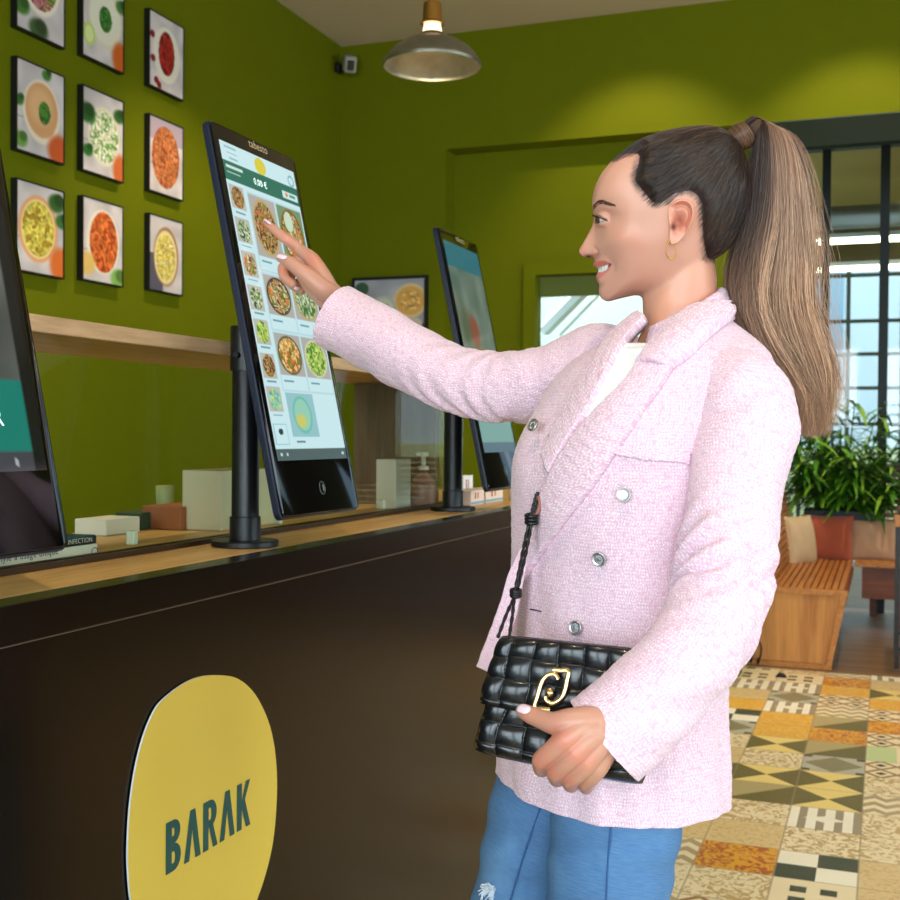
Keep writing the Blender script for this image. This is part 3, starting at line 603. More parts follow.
# ================================================================ FRAMED PHOTOGRAPHS
LG, GN = (214, 206, 208), (60, 100, 40)
def dish(k):
    im = Img(66, 84, (206, 198, 200)); r = np.random.default_rng(100+k)
    im.a *= (.9+.18*vnoise((84, 66), 4, 40+k))[..., None]
    im.rect(.0, .62, .2, .63, (150, 140, 140)); 
    def leaf(x, y, s=.1, c=(64, 120, 48)): im.ell(x, y, s, s*.6, c, .3, r.random()*3); im.ell(x+.05, y-.04, s*.6, s*.4, tuple(int(q*.7) for q in c), .3, 1)
    if k == 0: im.ell(.5, .35, .42, .42, (236, 226, 210)); im.food(.5, .33, .37, .38, [(70, 110, 40), (150, 160, 70), (190, 110, 130), (120, 60, 60), (200, 180, 120)], 1, 8); leaf(.1, .75, .16); leaf(.45, .93, .2, (60, 90, 50))
    if k == 1: im.ell(.55, .45, .42, .36, (222, 210, 190)); im.ell(.55, .44, .38, .32, (226, 224, 206)); im.food(.55, .45, .16, .16, [(40, 100, 40), (70, 130, 50)], 2, 5); im.ell(.15, .72, .15, .14, (190, 214, 120)); im.ell(.15, .72, .1, .1, (220, 230, 160)); im.ell(.95, .85, .22, .2, (206, 96, 30), .3); leaf(.95, .2, .14)
    if k == 2: im.ell(.5, .5, .4, .38, (232, 224, 210)); im.food(.5, .48, .24, .3, [(140, 20, 20), (170, 40, 30), (110, 14, 20)], 3, 4); [im.ell(x, y, .07, .05, (130, 20, 24)) for x, y in ((.08, .3), (.1, .62), (.2, .9), (.28, .95))]
    if k == 3: im.ell(.52, .5, .4, .36, (236, 222, 200)); im.ell(.52, .48, .35, .31, (214, 160, 110)); im.ell(.5, .44, .26, .2, (228, 180, 132), .4); im.food(.58, .5, .13, .13, [(40, 100, 40), (80, 130, 50)], 4, 4); im.ell(.92, .88, .26, .18, (196, 86, 40), .3); leaf(.62, .06, .1); leaf(.08, .88, .14, (110, 160, 70)); leaf(.04, .45, .1)
    if k == 4: im.ell(.52, .52, .4, .36, (226, 220, 196)); im.food(.52, .52, .36, .32, [(226, 226, 200), (220, 222, 190), (110, 160, 80), (230, 230, 210)], 5, 8); im.ell(.95, .88, .2, .2, (200, 100, 50), .3); leaf(.1, .3, .2, (40, 96, 40)); leaf(.9, .2, .14, (50, 100, 40)); leaf(.12, .75, .12, (40, 110, 40))
    if k == 5: im.rect(.0, .0, 1, .3, (176, 160, 176)); im.food(.48, .5, .42, .42, [(176, 96, 54), (196, 120, 70), (150, 76, 44), (206, 130, 80)], 6, 9)
    if k == 6: im.ell(.45, .5, .42, .38, (232, 160, 110)); im.ell(.45, .5, .37, .34, (236, 220, 150)); im.food(.45, .5, .34, .31, [(206, 186, 70), (220, 206, 96), (170, 140, 40), (210, 190, 90)], 7, 6); leaf(.85, .15, .18, (50, 96, 40)); leaf(.97, .35, .14, (56, 110, 50)); im.ell(.95, .86, .24, .2, (220, 110, 44), .3)
    if k == 7: im.ell(.5, .5, .42, .4, (236, 226, 208)); im.food(.52, .5, .36, .38, [(196, 88, 36), (224, 120, 56), (166, 70, 30), (214, 100, 44)], 8, 6); im.ell(.1, .8, .2, .14, (226, 190, 110), .3); leaf(.9, .92, .2, (130, 180, 90))
    if k == 8: im.rect(0, .5, .4, 1, (90, 88, 104)); im.ell(.5, .52, .38, .4, (150, 100, 60)); im.ell(.49, .53, .35, .37, (232, 214, 160)); im.food(.48, .53, .3, .32, [(214, 196, 90), (226, 212, 130), (196, 170, 70), (236, 226, 180)], 9, 7)
    return im
names = ['mixed salad bowl in the top row, cut by the frame', 'white dip with green leaves and cucumber slice', 'white bowl of dark red fruit', 'smooth beige dip with a green herb in the centre', 'white dip scattered with green herbs', 'brown spiced mash filling its bowl', 'yellow dip in an orange rimmed bowl', 'orange roasted chunks in a white bowl', 'pale yellow dip in a brown rimmed bowl, lowest by the corner']
cols_px = [(10.4, 65.1), (77, 124.2), (144, 184)]
rows = {0: [(-67, 27.3), (-31, 55.6), (8.4, 85.6)], 1: [(56.2, 150), (84.4, 170.5), (113.3, 190.7)], 2: [(177.8, 270.5), (195.1, 280), (212.9, 290)]}
DF = .03
for r_ in range(3):
    for c_ in range(3):
        lx, rx = cols_px[c_]; yt, yb = rows[r_][c_]
        a = atX(lx, yt, XW); z0 = atX(lx, yb, XW).z; z1 = a.z; y0 = a.y; y1 = atX(rx, 100, XW+DF).y
        k = r_*3+c_; t = thing('framed_photograph', (XW, (y0+y1)/2, z0), 'black framed food photograph: ' + names[k], 'picture', 'framed food photographs on the left wall')
        g = G(); b = .006
        for q0, q1, w0, w1 in ((y0, y0+b, z0, z1), (y1-b, y1, z0, z1), (y0+b, y1-b, z0, z0+b), (y0+b, y1-b, z1-b, z1)): g.box((XW+.001, q0, w0), (XW+DF, q1, w1))
        mk('frame', g, M['frame'], t)
        sh, col = dish(k).sheet((XW+DF-.003, y0+b, z1-b), (XW+DF-.003, y1-b, z1-b), (XW+DF-.003, y0+b, z0+b)); mk('print', sh, attr_mat('photo_print', rough=.5), t, col=col, fixn=False)
        g = G(); g.box((XW+.001, y0+b, z0+b), (XW+DF-.006, y1-b, z1-b)); mk('backing', g, M['frame'], t)
# landscape picture on the back wall
im = Img(90, 70, (172, 172, 184)); im.a *= (.85+.3*vnoise((70, 90), 4, 77))[..., None]
im.ell(.8, .38, .24, .3, (226, 196, 150)); im.ell(.8, .38, .2, .25, (222, 170, 90)); im.food(.8, .38, .14, .17, [(214, 160, 80), (232, 190, 120), (190, 130, 60)], 3, 4); im.ell(.42, .5, .18, .22, (186, 190, 176)); im.ell(.42, .5, .14, .17, (206, 208, 190)); im.ell(.45, .5, .05, .07, (50, 100, 60)); im.ell(.75, .85, .3, .12, (80, 80, 90)); im.ell(.1, .15, .1, .12, (60, 90, 70)); im.ell(.85, .78, .12, .1, (200, 190, 170))
a = atY(352, 278, YB-.03); b_ = atY(427, 277, YB-.03); z0 = atY(400, 340, YB).z
t = thing('framed_photograph', ((a.x+b_.x)/2, YB, z0), 'wide black framed photograph of dip bowls on the back wall above the sleeve', 'picture')
g = G(); bw = .018
for q0, q1, w0, w1 in ((a.x, a.x+bw, z0, a.z), (b_.x-bw, b_.x, z0, a.z), (a.x+bw, b_.x-bw, z0, z0+bw), (a.x+bw, b_.x-bw, a.z-bw, a.z)): g.box((q0, YB-.03, w0), (q1, YB-.001, w1))
mk('frame', g, M['frame'], t)
sh, col = im.sheet((a.x+bw, YB-.024, a.z-bw), (b_.x-bw, YB-.024, a.z-bw), (a.x+bw, YB-.024, z0+bw)); mk('print', sh, attr_mat('photo_print', rough=.4), t, col=col, fixn=False)
g = G(); g.box((a.x+bw, YB-.02, z0+bw), (b_.x-bw, YB-.001, a.z-bw)); mk('backing', g, M['frame'], t)
# ---------------------------------------------------------------- security camera
c = atY(350, 64, YB-.12)
t = thing('security_camera', (c.x, YB, c.z), 'small white security camera high in the back left corner', 'camera')
g = G(); g.box((XW+.001, YB-.1, c.z-.03), (XW+.03, YB-.04, c.z+.03), .006); g.tube([(XW+.02, YB-.07, c.z), (c.x-.03, YB-.1, c.z)], .014, 10); mk('bracket', g, M['frame'], t)
g = G(); g.box((-.036, -.06, -.05), (.04, .05, .05), .018, seg=4); dv = (Vector((.4, 1.5, 1.)) - c).normalized(); rot = dv.to_track_quat('Y', 'Z').to_matrix(); g.v = [tuple(rot @ Vector(v) + c) for v in g.v]; mk('body', g, mat('grey_white_plastic', (150, 150, 140), .5), t, angle=40)
g = G(); g.box((-.018, .046, -.032), (.024, .056, .026), .004); g.v = [tuple(rot @ Vector(v) + c) for v in g.v]; mk('lens', g, mat('black_lens', (8, 8, 8), .1), t)
# ---------------------------------------------------------------- pendant lamp
pd = 4.1; ax = W(432, 66, pd); R = 49.0/F_PX*pd
def zz(py): return W(432, py, pd).z
zr = ax.z
t = thing('pendant_lamp', (ax.x, ax.y, ZC), 'galvanised metal pendant lamp with brass neck hanging from the ceiling', 'lamp')
M['galv'] = noisy('galvanised_steel', (150, 146, 130), (120, 116, 100), 30, .38, metal=.85)
prof = [(R, zr), (R*1.01, zr+.004), (R*.98, zz(62)), (R*.90, zz(56)), (R*.78, zz(49.5)), (R*.6, zz(43.5)), (R*.42, zz(40)), (R*.26, zz(37.5)), (R*.24, zz(34))]
pin = [(r_-.003, z_-.004) for r_, z_ in prof[::-1]]
g = G(); g.lathe([(r_, z_) for r_, z_ in prof]+pin, 64, (ax.x, ax.y, 0), cap=False); mk('shade', g, M['galv'], t, smooth=True)
g = G(); g.lathe([(.001, zz(22)), (R*.25, zz(25)), (R*.25, zz(24)), (R*.2, zz(22)), (R*.185, zz(4)), (R*.12, zz(1.5)), (.001, zz(1))], 32, (ax.x, ax.y, 0), cap=False); mk('brass_neck', g, mat('aged_brass', (176, 130, 62), .3, .9), t, angle=40)
g = G(); g.tube([(ax.x, ax.y, zz(2)), (ax.x, ax.y, ZC-.03)], .004, 8); mk('cord', g, M['black'], t); g = G(); g.lathe([(.001, -.03), (.045, -.028), (.05, -.001)], 32, (ax.x, ax.y, ZC), cap=False); mk('ceiling_rose', g, M['black'], t, smooth=True)
g = G(); bz = zz(26); g.lathe([(.001, -.075)]+[(.03*math.sin(a), -.045-.03*math.cos(a)) for a in np.linspace(.2, PI*.72, 9)]+[(.014, 0), (.001, .0)], 24, (ax.x, ax.y, bz), cap=False); mk('bulb', g, mat('warm_bulb', (255, 240, 210), .3, emit=(255, 226, 170), es=6), t, smooth=True)
l = bpy.data.lights.new('bulb_light', 'POINT'); l.energy = 1.5; l.color = (1, .8, .55); l.shadow_soft_size = .03; o = bpy.data.objects.new('bulb_light', l); o.location = (ax.x, ax.y, bz-.12); C.objects.link(o)
# collar given its own glow in place of bulb light showing through
g = G(); g.lathe([(R*.23, zz(38)), (R*.17, zz(24.5))], 32, (ax.x, ax.y, 0), cap=False); mk('collar', g, mat('glowing_collar', (255, 240, 200), .3, emit=(255, 236, 196), es=1.3), t, smooth=True)
# ================================================================ CORNER BENCH
M['plan'] = wood('bench_plank', (196, 130, 66), (160, 98, 44), 'Y', 1.4, .4); M['ply'] = wood('bench_ply', (204, 140, 74), (172, 106, 48), 'Z', .6, .5); M['redw'] = wood('red_brown_wood', (130, 66, 34), (96, 46, 24), 'X', 1, .4); M['slat'] = wood('brown_slat', (150, 92, 56), (110, 62, 36), 'X', 1, .4)
yb0 = 6.93; b1 = atZ(831.5, 671, 0); xL, xRb, xRt = -.80, b1.x, atY(847, 588, b1.y).x; zs_ = .455
bt = thing('corner_bench', (-.5, 8, 0), 'slatted wooden corner bench with a plywood end panel in front of the plant', 'bench')
g = G(); g.prism([(xL, .03), (xRb, .03), (xRt, zs_-.03), (xL, zs_-.03)], 'Y', yb0, yb0+.02); mk('end_panel', g, M['ply'], bt)
g = G(); g.box((xL, yb0-.012, 0), (xRb, yb0+.03, .028)); g.box((xL, yb0-.014, zs_-.03), (xRt+.005, yb0+.03, zs_)); g.prism([(xRb-.03, .028), (xRb, .028), (xRt, zs_-.03), (xRt-.035, zs_-.03)], 'Y', yb0-.012, yb0-.0005); mk('end_frame', g, M['plan'], bt)
x = xL+.1
while x < xRt-.02:
    g = G(); g.box((x, yb0+.031, zs_-.028), (x+.03, 9.05, zs_), .002); mk('seat_slat', g, M['plan'], bt); x += .038
g = G(); g.prism([(xRt-.01, zs_-.1), (xRt, zs_-.03), (xRt-.02, zs_-.03), (xRt-.03, zs_-.1)], 'Y', yb0+.03, 8.5); g.box((xL+.12, yb0+.2, 0), (xRb-.15, 9.0, zs_-.03)); mk('base', g, M['redw'], bt)
for k in range(20):
    z = zs_+.02+k*.041; xo = xL+.19-.10*(k/15); g = G(); g.box((xo-.02, yb0+.05, z), (xo, 9.15, z+.03), .002); mk('back_slat', g, M['plan'], bt)
for y in (7.0, 8.0, 9.1): g = G(); g.prism([(xL+.135, zs_), (xL+.035, 1.3), (xL+.02, 1.3), (xL+.10, zs_)], 'Y', y, y+.04); mk('back_post', g, M['plan'], bt)
yf = 8.5
for k in range(11):
    g = G(); g.box((xRt-.0, yf+k*.05, zs_-.028), (3.6, yf+k*.05+.036, zs_), .002); mk('seat_slat', g, M['plan'], bt)
g = G(); g.box((xRt+.05, yf+.08, .2), (3.6, yf+.1, zs_-.03)); mk('front_board', g, M['redw'], bt)
for xx in (.1, 1.2, 2.4, 3.5): g = G(); g.box((xx, yf+.06, 0), (xx+.06, yf+.12, .2)); mk('leg', g, M['redw'], bt)
for k in range(13):
    g = G(); g.box((-.2, 9.1, zs_+.03+k*.05), (3.6, 9.125, zs_+.068+k*.05), .002); mk('back_slat', g, M['slat'], bt)
for xx in (-.1, 1.3, 2.6): g = G(); g.box((xx, 9.127, 0), (xx+.05, 9.16, 1.12)); mk('back_post', g, M['redw'], bt)
# cushions
def cushion(c, w, h, th, m, label, tiltz=0., lean=.12, seed=1):
    n = 26; g = G(); V = []; r = np.random.default_rng(seed)
    for s in (1, -1):
        for j in range(n+1):
            for i in range(n+1):
                u, v = 2*i/n-1, 2*j/n-1; e = max(0., (1-abs(u)**3.2))*max(0., (1-abs(v)**3.2)); pin = 1-.07*(abs(v)**2)*(1-abs(u))-.0; pv = 1-.07*(abs(u)**2)*0
                x_ = u*w/2*(1-.06*(1-v*v)*0-.05*(1-abs(v)**2)*abs(u)); z_ = v*h/2*(1-.05*(1-abs(u)**2)*abs(v))
                V.append((x_, s*th/2*e**.55*(1+.05*math.sin(5*u+3*v+seed)), z_))
    N1 = (n+1)**2; F = []
    for s in (0, 1):
        for j in range(n):
            for i in range(n): a_ = s*N1+j*(n+1)+i; F.append((a_, a_+1, a_+n+2, a_+n+1))
    M3 = Matrix.Rotation(tiltz, 3, 'Z') @ Matrix.Rotation(-lean, 3, 'X')
    g.add([M3 @ Vector(v) + Vector(c) for v in V], F); o = mk('cushion', g, m, smooth=True, fixn=True); tag(o, label, 'cushion', 'cushions on the corner bench'); return o
M['rust'] = noisy('rust_velvet', (186, 92, 60), (160, 74, 48), 10, .9, .3, 120, .003, sheen=.4); M['sand'] = noisy('sand_linen', (206, 168, 134), (190, 150, 118), 16, .9, .3, 200, .002); M['cream'] = noisy('cream_linen', (226, 200, 158), (206, 178, 138), 16, .9, .3, 200, .002)
def cz(px, pyc, Y): return atY(px, pyc, Y)
c = cz(827, 538, 8.72); cushion((c.x, 8.72, c.z), .36, .33, .13, M['rust'], 'rust red cushion standing in the bench corner between two pale cushions', 0, .15, 2)
c = cz(874, 540, 8.80); cushion((c.x, 8.80, c.z), .36, .30, .12, M['sand'], 'pinkish sand coloured cushion, right one of the bench cushions', .05, .12, 3)
c = cz(800, 541, 8.45); cushion((c.x, 8.45, c.z), .30, .36, .13, M['cream'], 'cream cushion turned sideways in front of the rust red one', 1.0, .16, 4)
# plant in a planter
pc = atY(840, 450, 8.95); px_, py_ = pc.x, 8.93
pl = thing('potted_palm', (px_, py_, 0), 'bushy green palm in a dark planter in the bench corner', 'plant')
g = G(); g.box((px_-.24, py_-.14, zs_+.002-.0), (px_+.24, py_+.14, .80), .01); mk('planter', g, mat('dark_planter', (16, 26, 26), .5), pl)
mL = mat('palm_leaf', (70, 122, 34), .35, spec=.6); n = N(mL); oi = n.new('ShaderNodeAttribute'); oi.attribute_name = 'col'; n.base(oi.outputs[0])
n.b.inputs['Transmission Weight'].default_value = 0
g = G(); col = []; r = np.random.default_rng(5)
stems = G()
for sN in range(44):
    a = r.uniform(0, 2*PI); sp = r.uniform(.03, .34); h = r.uniform(.15, .95)*(1-.7*sp); base_ = Vector((px_+.6*sp*math.cos(a), py_+.4*sp*math.sin(a), .79)); out = Vector((math.cos(a), math.sin(a)*.7, 0))
    topp = base_ + out*(sp*1.1) + Vector((0, 0, h)); stems.tube([base_, (base_+topp)/2+Vector((0, 0, .03)), topp], [.007, .006, .004], 6)
    for q in range(30):
        f_ = r.uniform(.15, 1.0); p0 = base_.lerp(topp, f_); aa = r.uniform(0, 2*PI); d = Vector((math.cos(aa), math.sin(aa), r.uniform(-.1, .9))); d = (d+out*.35).normalized(); L = r.uniform(.15, .3); wd_ = r.uniform(.012, .024)
        side = d.cross(Vector((0, 0, 1))); side = side.normalized() if side.length > .01 else Vector((1, 0, 0)); pts_ = []; o_ = len(g.v)
        cc = np.array(lin(random.choice([(62, 120, 26), (100, 164, 40), (44, 90, 24), (140, 188, 60), (76, 134, 34)])))
        for j in range(6):
            s_ = j/5; p = p0 + d*(L*s_) - Vector((0, 0, 1))*(L*.55*s_*s_); wv = wd_*math.sin(PI*min(.97, s_*.86+.14))**.8
            pts_ += [p-side*wv, p+Vector((0, 0, -wv*.25)), p+side*wv]; col += [cc*.9, cc*1.15, cc*.9]
        F = []
        for j in range(5): F += [(3*j, 3*j+1, 3*j+4, 3*j+3), (3*j+1, 3*j+2, 3*j+5, 3*j+4)]
        g.add(pts_, F)
keep = [min(v[1], YP-.06) for v in g.v]; g.v = [(max(v[0], xe+.03), y, v[2]) for v, y in zip(g.v, keep)]
mk('foliage', g, mL, pl, smooth=True, col=col, fixn=False); mk('stems', stems, mat('palm_stem', (60, 84, 36), .6), pl, smooth=True)
# table at the right edge
lp = atZ(896.5, 668, 0); zt_ = 1.33-(522-437.5)/1160*Vector(lp-CAM).dot(Fw)
tb = thing('cafe_table', (lp.x+.35, lp.y+.3, 0), 'cafe table with thin black legs and wooden top cut by the right edge', 'table')
g = G(); g.box((lp.x-.02, lp.y-.02, zt_-.03), (lp.x+.72, lp.y+.62, zt_), .003); mk('table_top', g, M['plan'], tb)
for dx, dy in ((0, 0), (.68, 0), (0, .58), (.68, .58)): g = G(); g.box((lp.x+dx-.012, lp.y+dy-.012, 0), (lp.x+dx+.012, lp.y+dy+.012, zt_-.031)); mk('leg', g, M['black'], tb)
g = G(); 
for dy in (0, .58): g.box((lp.x+.012, lp.y+dy-.01, .1), (lp.x+.668, lp.y+dy+.01, .12))
mk('stretcher', g, M['black'], tb)
# small things on the floor
d0 = atZ(781, 677, 0); g = G(); g.prism([(d0.x-.03, 0.0005), (d0.x+.03, 0.0005), (d0.x+.02, .015), (d0.x-.01, .025)], 'Y', d0.y-.02, d0.y+.02); o = mk('rubber_wedge', g, M['blk']); tag(o, 'small black rubber door wedge on the tiles before the bench', 'door stop')
g = G(); q0 = atY(748, 640, 6.905); pts_ = [Vector((q0.x+.02*math.sin(t*1.7)+.012*t, 6.905-.003*t, .006+abs(.26-.03*t)*abs(math.cos(t*.8)))) for t in np.linspace(0, 7, 60)]
g.tube(pts_, .005, 8); o = mk('power_cable', g, M['blk'], smooth=True); tag(o, 'looped black power cable hanging at the left side of the bench panel', 'cable')
# ================================================================ PERSON
DH = 1.5
O_ = W(672, 215, DH); g_ = (O_-CAM).normalized(); fw_ = Vector((0, 0, 1)).cross(g_).normalized(); up_ = g_.cross(fw_).normalized()
PXM = DH/F_PX/ (g_.dot(Fw))         # metres per picture pixel at the head
def hx(px, py):
    """picture point on the head's mid plane -> local (forward, up) in metres"""
    r = ray(px, py); p = CAM + r*((O_-CAM).dot(g_)/r.dot(g_)) - O_; return p.dot(fw_), p.dot(up_)
_a, _b = hx(572, 215), hx(672, 115); SX, SZ = _a[0]/100., _b[1]/100.
HB = Matrix(((fw_.x, -g_.x, up_.x), (fw_.y, -g_.y, up_.y), (fw_.z, -g_.z, up_.z)))
HBn = np.array(HB)
def H(px, py, lat):   # px, py picture coords; lat in px-units towards the camera
    return O_ + fw_*((672-px)*SX) + up_*((215-py)*SZ) - g_*(lat*SX)
def Hn(P):            # N x 3 (px,py,lat)
    P = np.asarray(P, float); Q = np.stack([(672-P[:, 0])*SX, P[:, 2]*SX, (215-P[:, 1])*SZ], 1); return Q @ HBn.T + np.array(O_)
person = thing('person', (O_.x, O_.y, 0), 'person in a pink tweed blazer and blue jeans touching the kiosk screen', 'person')
CON = [(593,209,30),(592.5,200,40),(594,189,60),(597.5,179,70),(604,168,75),(613,158,75),(628,148,75),(655,138,75),(685,132.5,75),(715,134,72),(733,150,66),(741,175,62),(742,195,60),(738,218,56),(727,244,50),(712,262,46),(695,285,45),(670,298,42),(645,298,34),(635,297.3,30),(620,300.6,24),(610,303,20),(604.4,301.8,17),(600.6,298,16),(598.9,292,17),(599.5,286,18),(597.4,281.5,16),(596,277,14),(597.3,273.6,15),(598.5,270,16),(596.8,268,14),(594.2,266.2,12),(593.4,262.8,12),(594.6,259.3,10),(593.8,257,7),(589,257.2,6.5),(583,255.6,7.5),(579.6,252.3,8),(579.4,248.2,7.5),(583.8,240.5,6),(589.6,230,6),(593.2,221.5,11),(594,215.5,20)]
def closed_spline(P, n):
    P = np.array(P, float); m = len(P); d = np.linalg.norm(np.roll(P[:, :2], -1, 0)-P[:, :2], axis=1); cum = np.concatenate([[0], np.cumsum(d**.5)])
    t = np.linspace(0, cum[-1], n, endpoint=False); i = np.searchsorted(cum, t, side='right')-1; u = ((t-cum[i])/(cum[i+1]-cum[i]))[:, None]
    p0, p1, p2, p3 = P[(i-1) % m], P[i % m], P[(i+1) % m], P[(i+2) % m]
    return .5*((2*p1)+(-p0+p2)*u+(2*p0-5*p1+4*p2-p3)*u*u+(-p0+3*p1-3*p2+p3)*u**3)
NT, NR = 560, 84
cs = closed_spline(CON, NT); cc = np.array([672., 215.])
tt = np.linspace(0, 1, NR)[1:]**1.25
rho = 1-tt**2*.999
XZ = cc + (cs[:, None, :2]-cc)*rho[None, :, None]           # NT, NR-1, 2
def segdist(P, poly, closed=True):
    P = P.reshape(-1, 2); A = np.array(poly, float)[:, :2]; B = np.roll(A, -1, 0) if closed else A[1:]
    if not closed: A = A[:-1]
    best = np.full(len(P), 1e9); idx = np.zeros(len(P), int)
    for k in range(len(A)):
        ab = B[k]-A[k]; L = ab@ab+1e-9; u = np.clip(((P-A[k])@ab)/L, 0, 1); d = np.hypot(*(P-(A[k]+u[:, None]*ab)).T); m = d < best; best[m] = d[m]; idx[m] = k
    return best, idx
def inpoly(P, poly):
    x, y = P[..., 0], P[..., 1]; r = np.zeros(x.shape, bool); n = len(poly)
    for k in range(n):
        x1, y1 = poly[k][:2]; x2, y2 = poly[(k+1) % n][:2]
        if y1 == y2: continue
        c = ((y1 > y) != (y2 > y)) & (x < (x2-x1)*(y-y1)/(y2-y1)+x1); r ^= c
    return r
_d = cs[:, :2]-cc; _l = np.hypot(*_d.T); _tg = np.roll(cs[:, :2], -1, 0)-np.roll(cs[:, :2], 1, 0); _nm = np.stack([_tg[:, 1], -_tg[:, 0]], 1); _nm /= np.linalg.norm(_nm, axis=1, keepdims=True)
_cos = np.abs((_nm*_d).sum(1))/_l
def csm(a, n):
    for _ in range(n): a = (np.roll(a, 1)+a*2+np.roll(a, -1))/4
    return a
_cs1, _cs2 = np.maximum(_cos, .12), np.maximum(csm(_cos, 260), .45); _R1, _R2 = cs[:, 2], csm(cs[:, 2], 200)
srad = ((1-rho)[None]*_l[:, None]); _w = sm(2, 22, srad)
sd = srad*(_cs1[:, None]*(1-_w)+_cs2[:, None]*_w); Rr = _R1[:, None]*(1-_w)+_R2[:, None]*_w
_w3 = sm(8, 45, srad); Rr = (Rr*(1-_w3)+60*_w3).ravel(); sd = sd.ravel()
env = np.sqrt(2*Rr*sd)+np.clip(1-Rr/60, 0, 1)*.85*sd
def tsmooth(E):
    out = E.copy(); fr_ = np.fft.rfftfreq(NT)
    for k in range(E.shape[1]):
        sg = 46*float(sm(7, 38, (1-rho[k])*85))
        if sg > .5: out[:, k] = np.fft.irfft(np.fft.rfft(E[:, k])*np.exp(-2*(PI*fr_*sg)**2), NT)
    return out
env = tsmooth(env.reshape(NT, -1)).ravel()
_sd0 = segdist(XZ, cs[::4])[0]
def gridblur(E, sg=5.):
    gx, gy = np.round(XZ[..., 0].ravel()-560).astype(int), np.round(XZ[..., 1].ravel()-110).astype(int); A = np.zeros((220, 210)); B = A.copy(); np.add.at(A, (gy, gx), E); np.add.at(B, (gy, gx), 1); A = np.where(B > 0, A/np.maximum(B, 1), 0); B = (B > 0)*1.
    kx = np.exp(-.5*(np.arange(-18, 19)/sg)**2)
    for ax in (0, 1): A = np.apply_along_axis(lambda v: np.convolve(v, kx, 'same'), ax, A); B = np.apply_along_axis(lambda v: np.convolve(v, kx, 'same'), ax, B)
    A = A/np.maximum(B, 1e-6); X_, Y_ = XZ[..., 0].ravel()-560, XZ[..., 1].ravel()-110; xi, yi = X_.astype(int), Y_.astype(int); fx, fy = X_-xi, Y_-yi
    return A[yi, xi]*(1-fx)*(1-fy)+A[yi, xi+1]*fx*(1-fy)+A[yi+1, xi]*(1-fx)*fy+A[yi+1, xi+1]*fx*fy
_wb = sm(3, 11, _sd0); env = env*(1-_wb)+gridblur(env)*_wb
WC = [(690,170,58),(665,150,52),(640,165,46),(712,160,56),(620,172,44),(604,185,40),(612,196,43),(598,197,36),(640,190,49),(660,190,54),(628,212,48),(640,225,50),(626,234,48.5),(614,214,38),(609,209,37),(603,216,28),(598,217,19),(594,221,8.5),(596,228,10),(600,226,18),(603,234,24),(609,228,33),(595,240,12.5),(590,242,9),(586,247,8.5),(594,251,12),(600,248,19),(605,246,26),(612,240,36),(618,248,41),(607,256,26),(614,263,27),(620,262,35),(600,262,15),(630,250,46),(640,256,47.5),(626,276,36),(614,280,26),(606,288,18),(604,297,13),(618,293,26),(632,290,34),(648,287,41),(660,276,45),(668,262,48),(672,245,53),(680,222,55),(700,200,59),(720,180,57),(732,200,50),(715,240,43),(705,258,36),(690,270,38)]
WC = np.array(WC, float)
def tps(ctrl, P, lam=8.):
    X = ctrl[:, :2]; n = len(X)
    def U(r2): return .5*r2*np.log(r2+1e-9)
    K = U(((X[:, None]-X[None])**2).sum(-1)) + lam*np.eye(n); Pm = np.c_[np.ones(n), X]
    A = np.zeros((n+3, n+3)); A[:n, :n] = K; A[:n, n:] = Pm; A[n:, :n] = Pm.T
    w = np.linalg.solve(A, np.r_[ctrl[:, 2], 0, 0, 0]); out = np.zeros(len(P))
    for s in range(0, len(P), 20000):
        q = P[s:s+20000]; out[s:s+20000] = U(((q[:, None]-X[None])**2).sum(-1))@w[:n]+np.c_[np.ones(len(q)), q]@w[n:]
    return out
PP = XZ.reshape(-1, 2); Wv = np.maximum(tps(WC, PP), 2.)
pw = 3.6; Y = (np.maximum(env, 1e-4)**-pw + Wv**-pw)**(-1/pw)
px_, py_ = PP[:, 0].copy(), PP[:, 1].copy()
def ga(cx, cy, sx, sy=None, ang=0.):
    sy = sy or sx; dx, dy = px_-cx, py_-cy; c, s = math.cos(ang), math.sin(ang); u, v = dx*c+dy*s, -dx*s+dy*c; return np.exp(-.5*((u/sx)**2+(v/sy)**2))
def path_d(pts): return segdist(np.stack([px_, py_], 1), pts, False)[0]
face = sm(.0, 3.0, sd)
Y += 2.2*ga(616, 241, 9, 7)*face - 1.6*ga(606, 214, 9, 6) + 1.5*ga(607, 206, 8, 2.5, .1) + 1.0*ga(596, 252, 3.4, 3.4)*1.6
Y -= 1.0*np.exp(-.5*(path_d([(596,246),(599.5,249.5),(599.8,254),(597,257)])/1.1)**2)
Y -= .9*np.exp(-.5*(path_d([(600,251),(608,255),(615,261.5),(616,268)])/1.8)**2)
Y -= 1.1*ga(614, 263.4, 2.2, 2.)
Y -= 3.4*ga(588.8, 255.4, 2.8, 1.3)*sm(0, 1, sd)
Y += .9*ga(604, 260.6, 6, 1.8)+1.0*ga(603, 275, 6, 2.2, -.55)
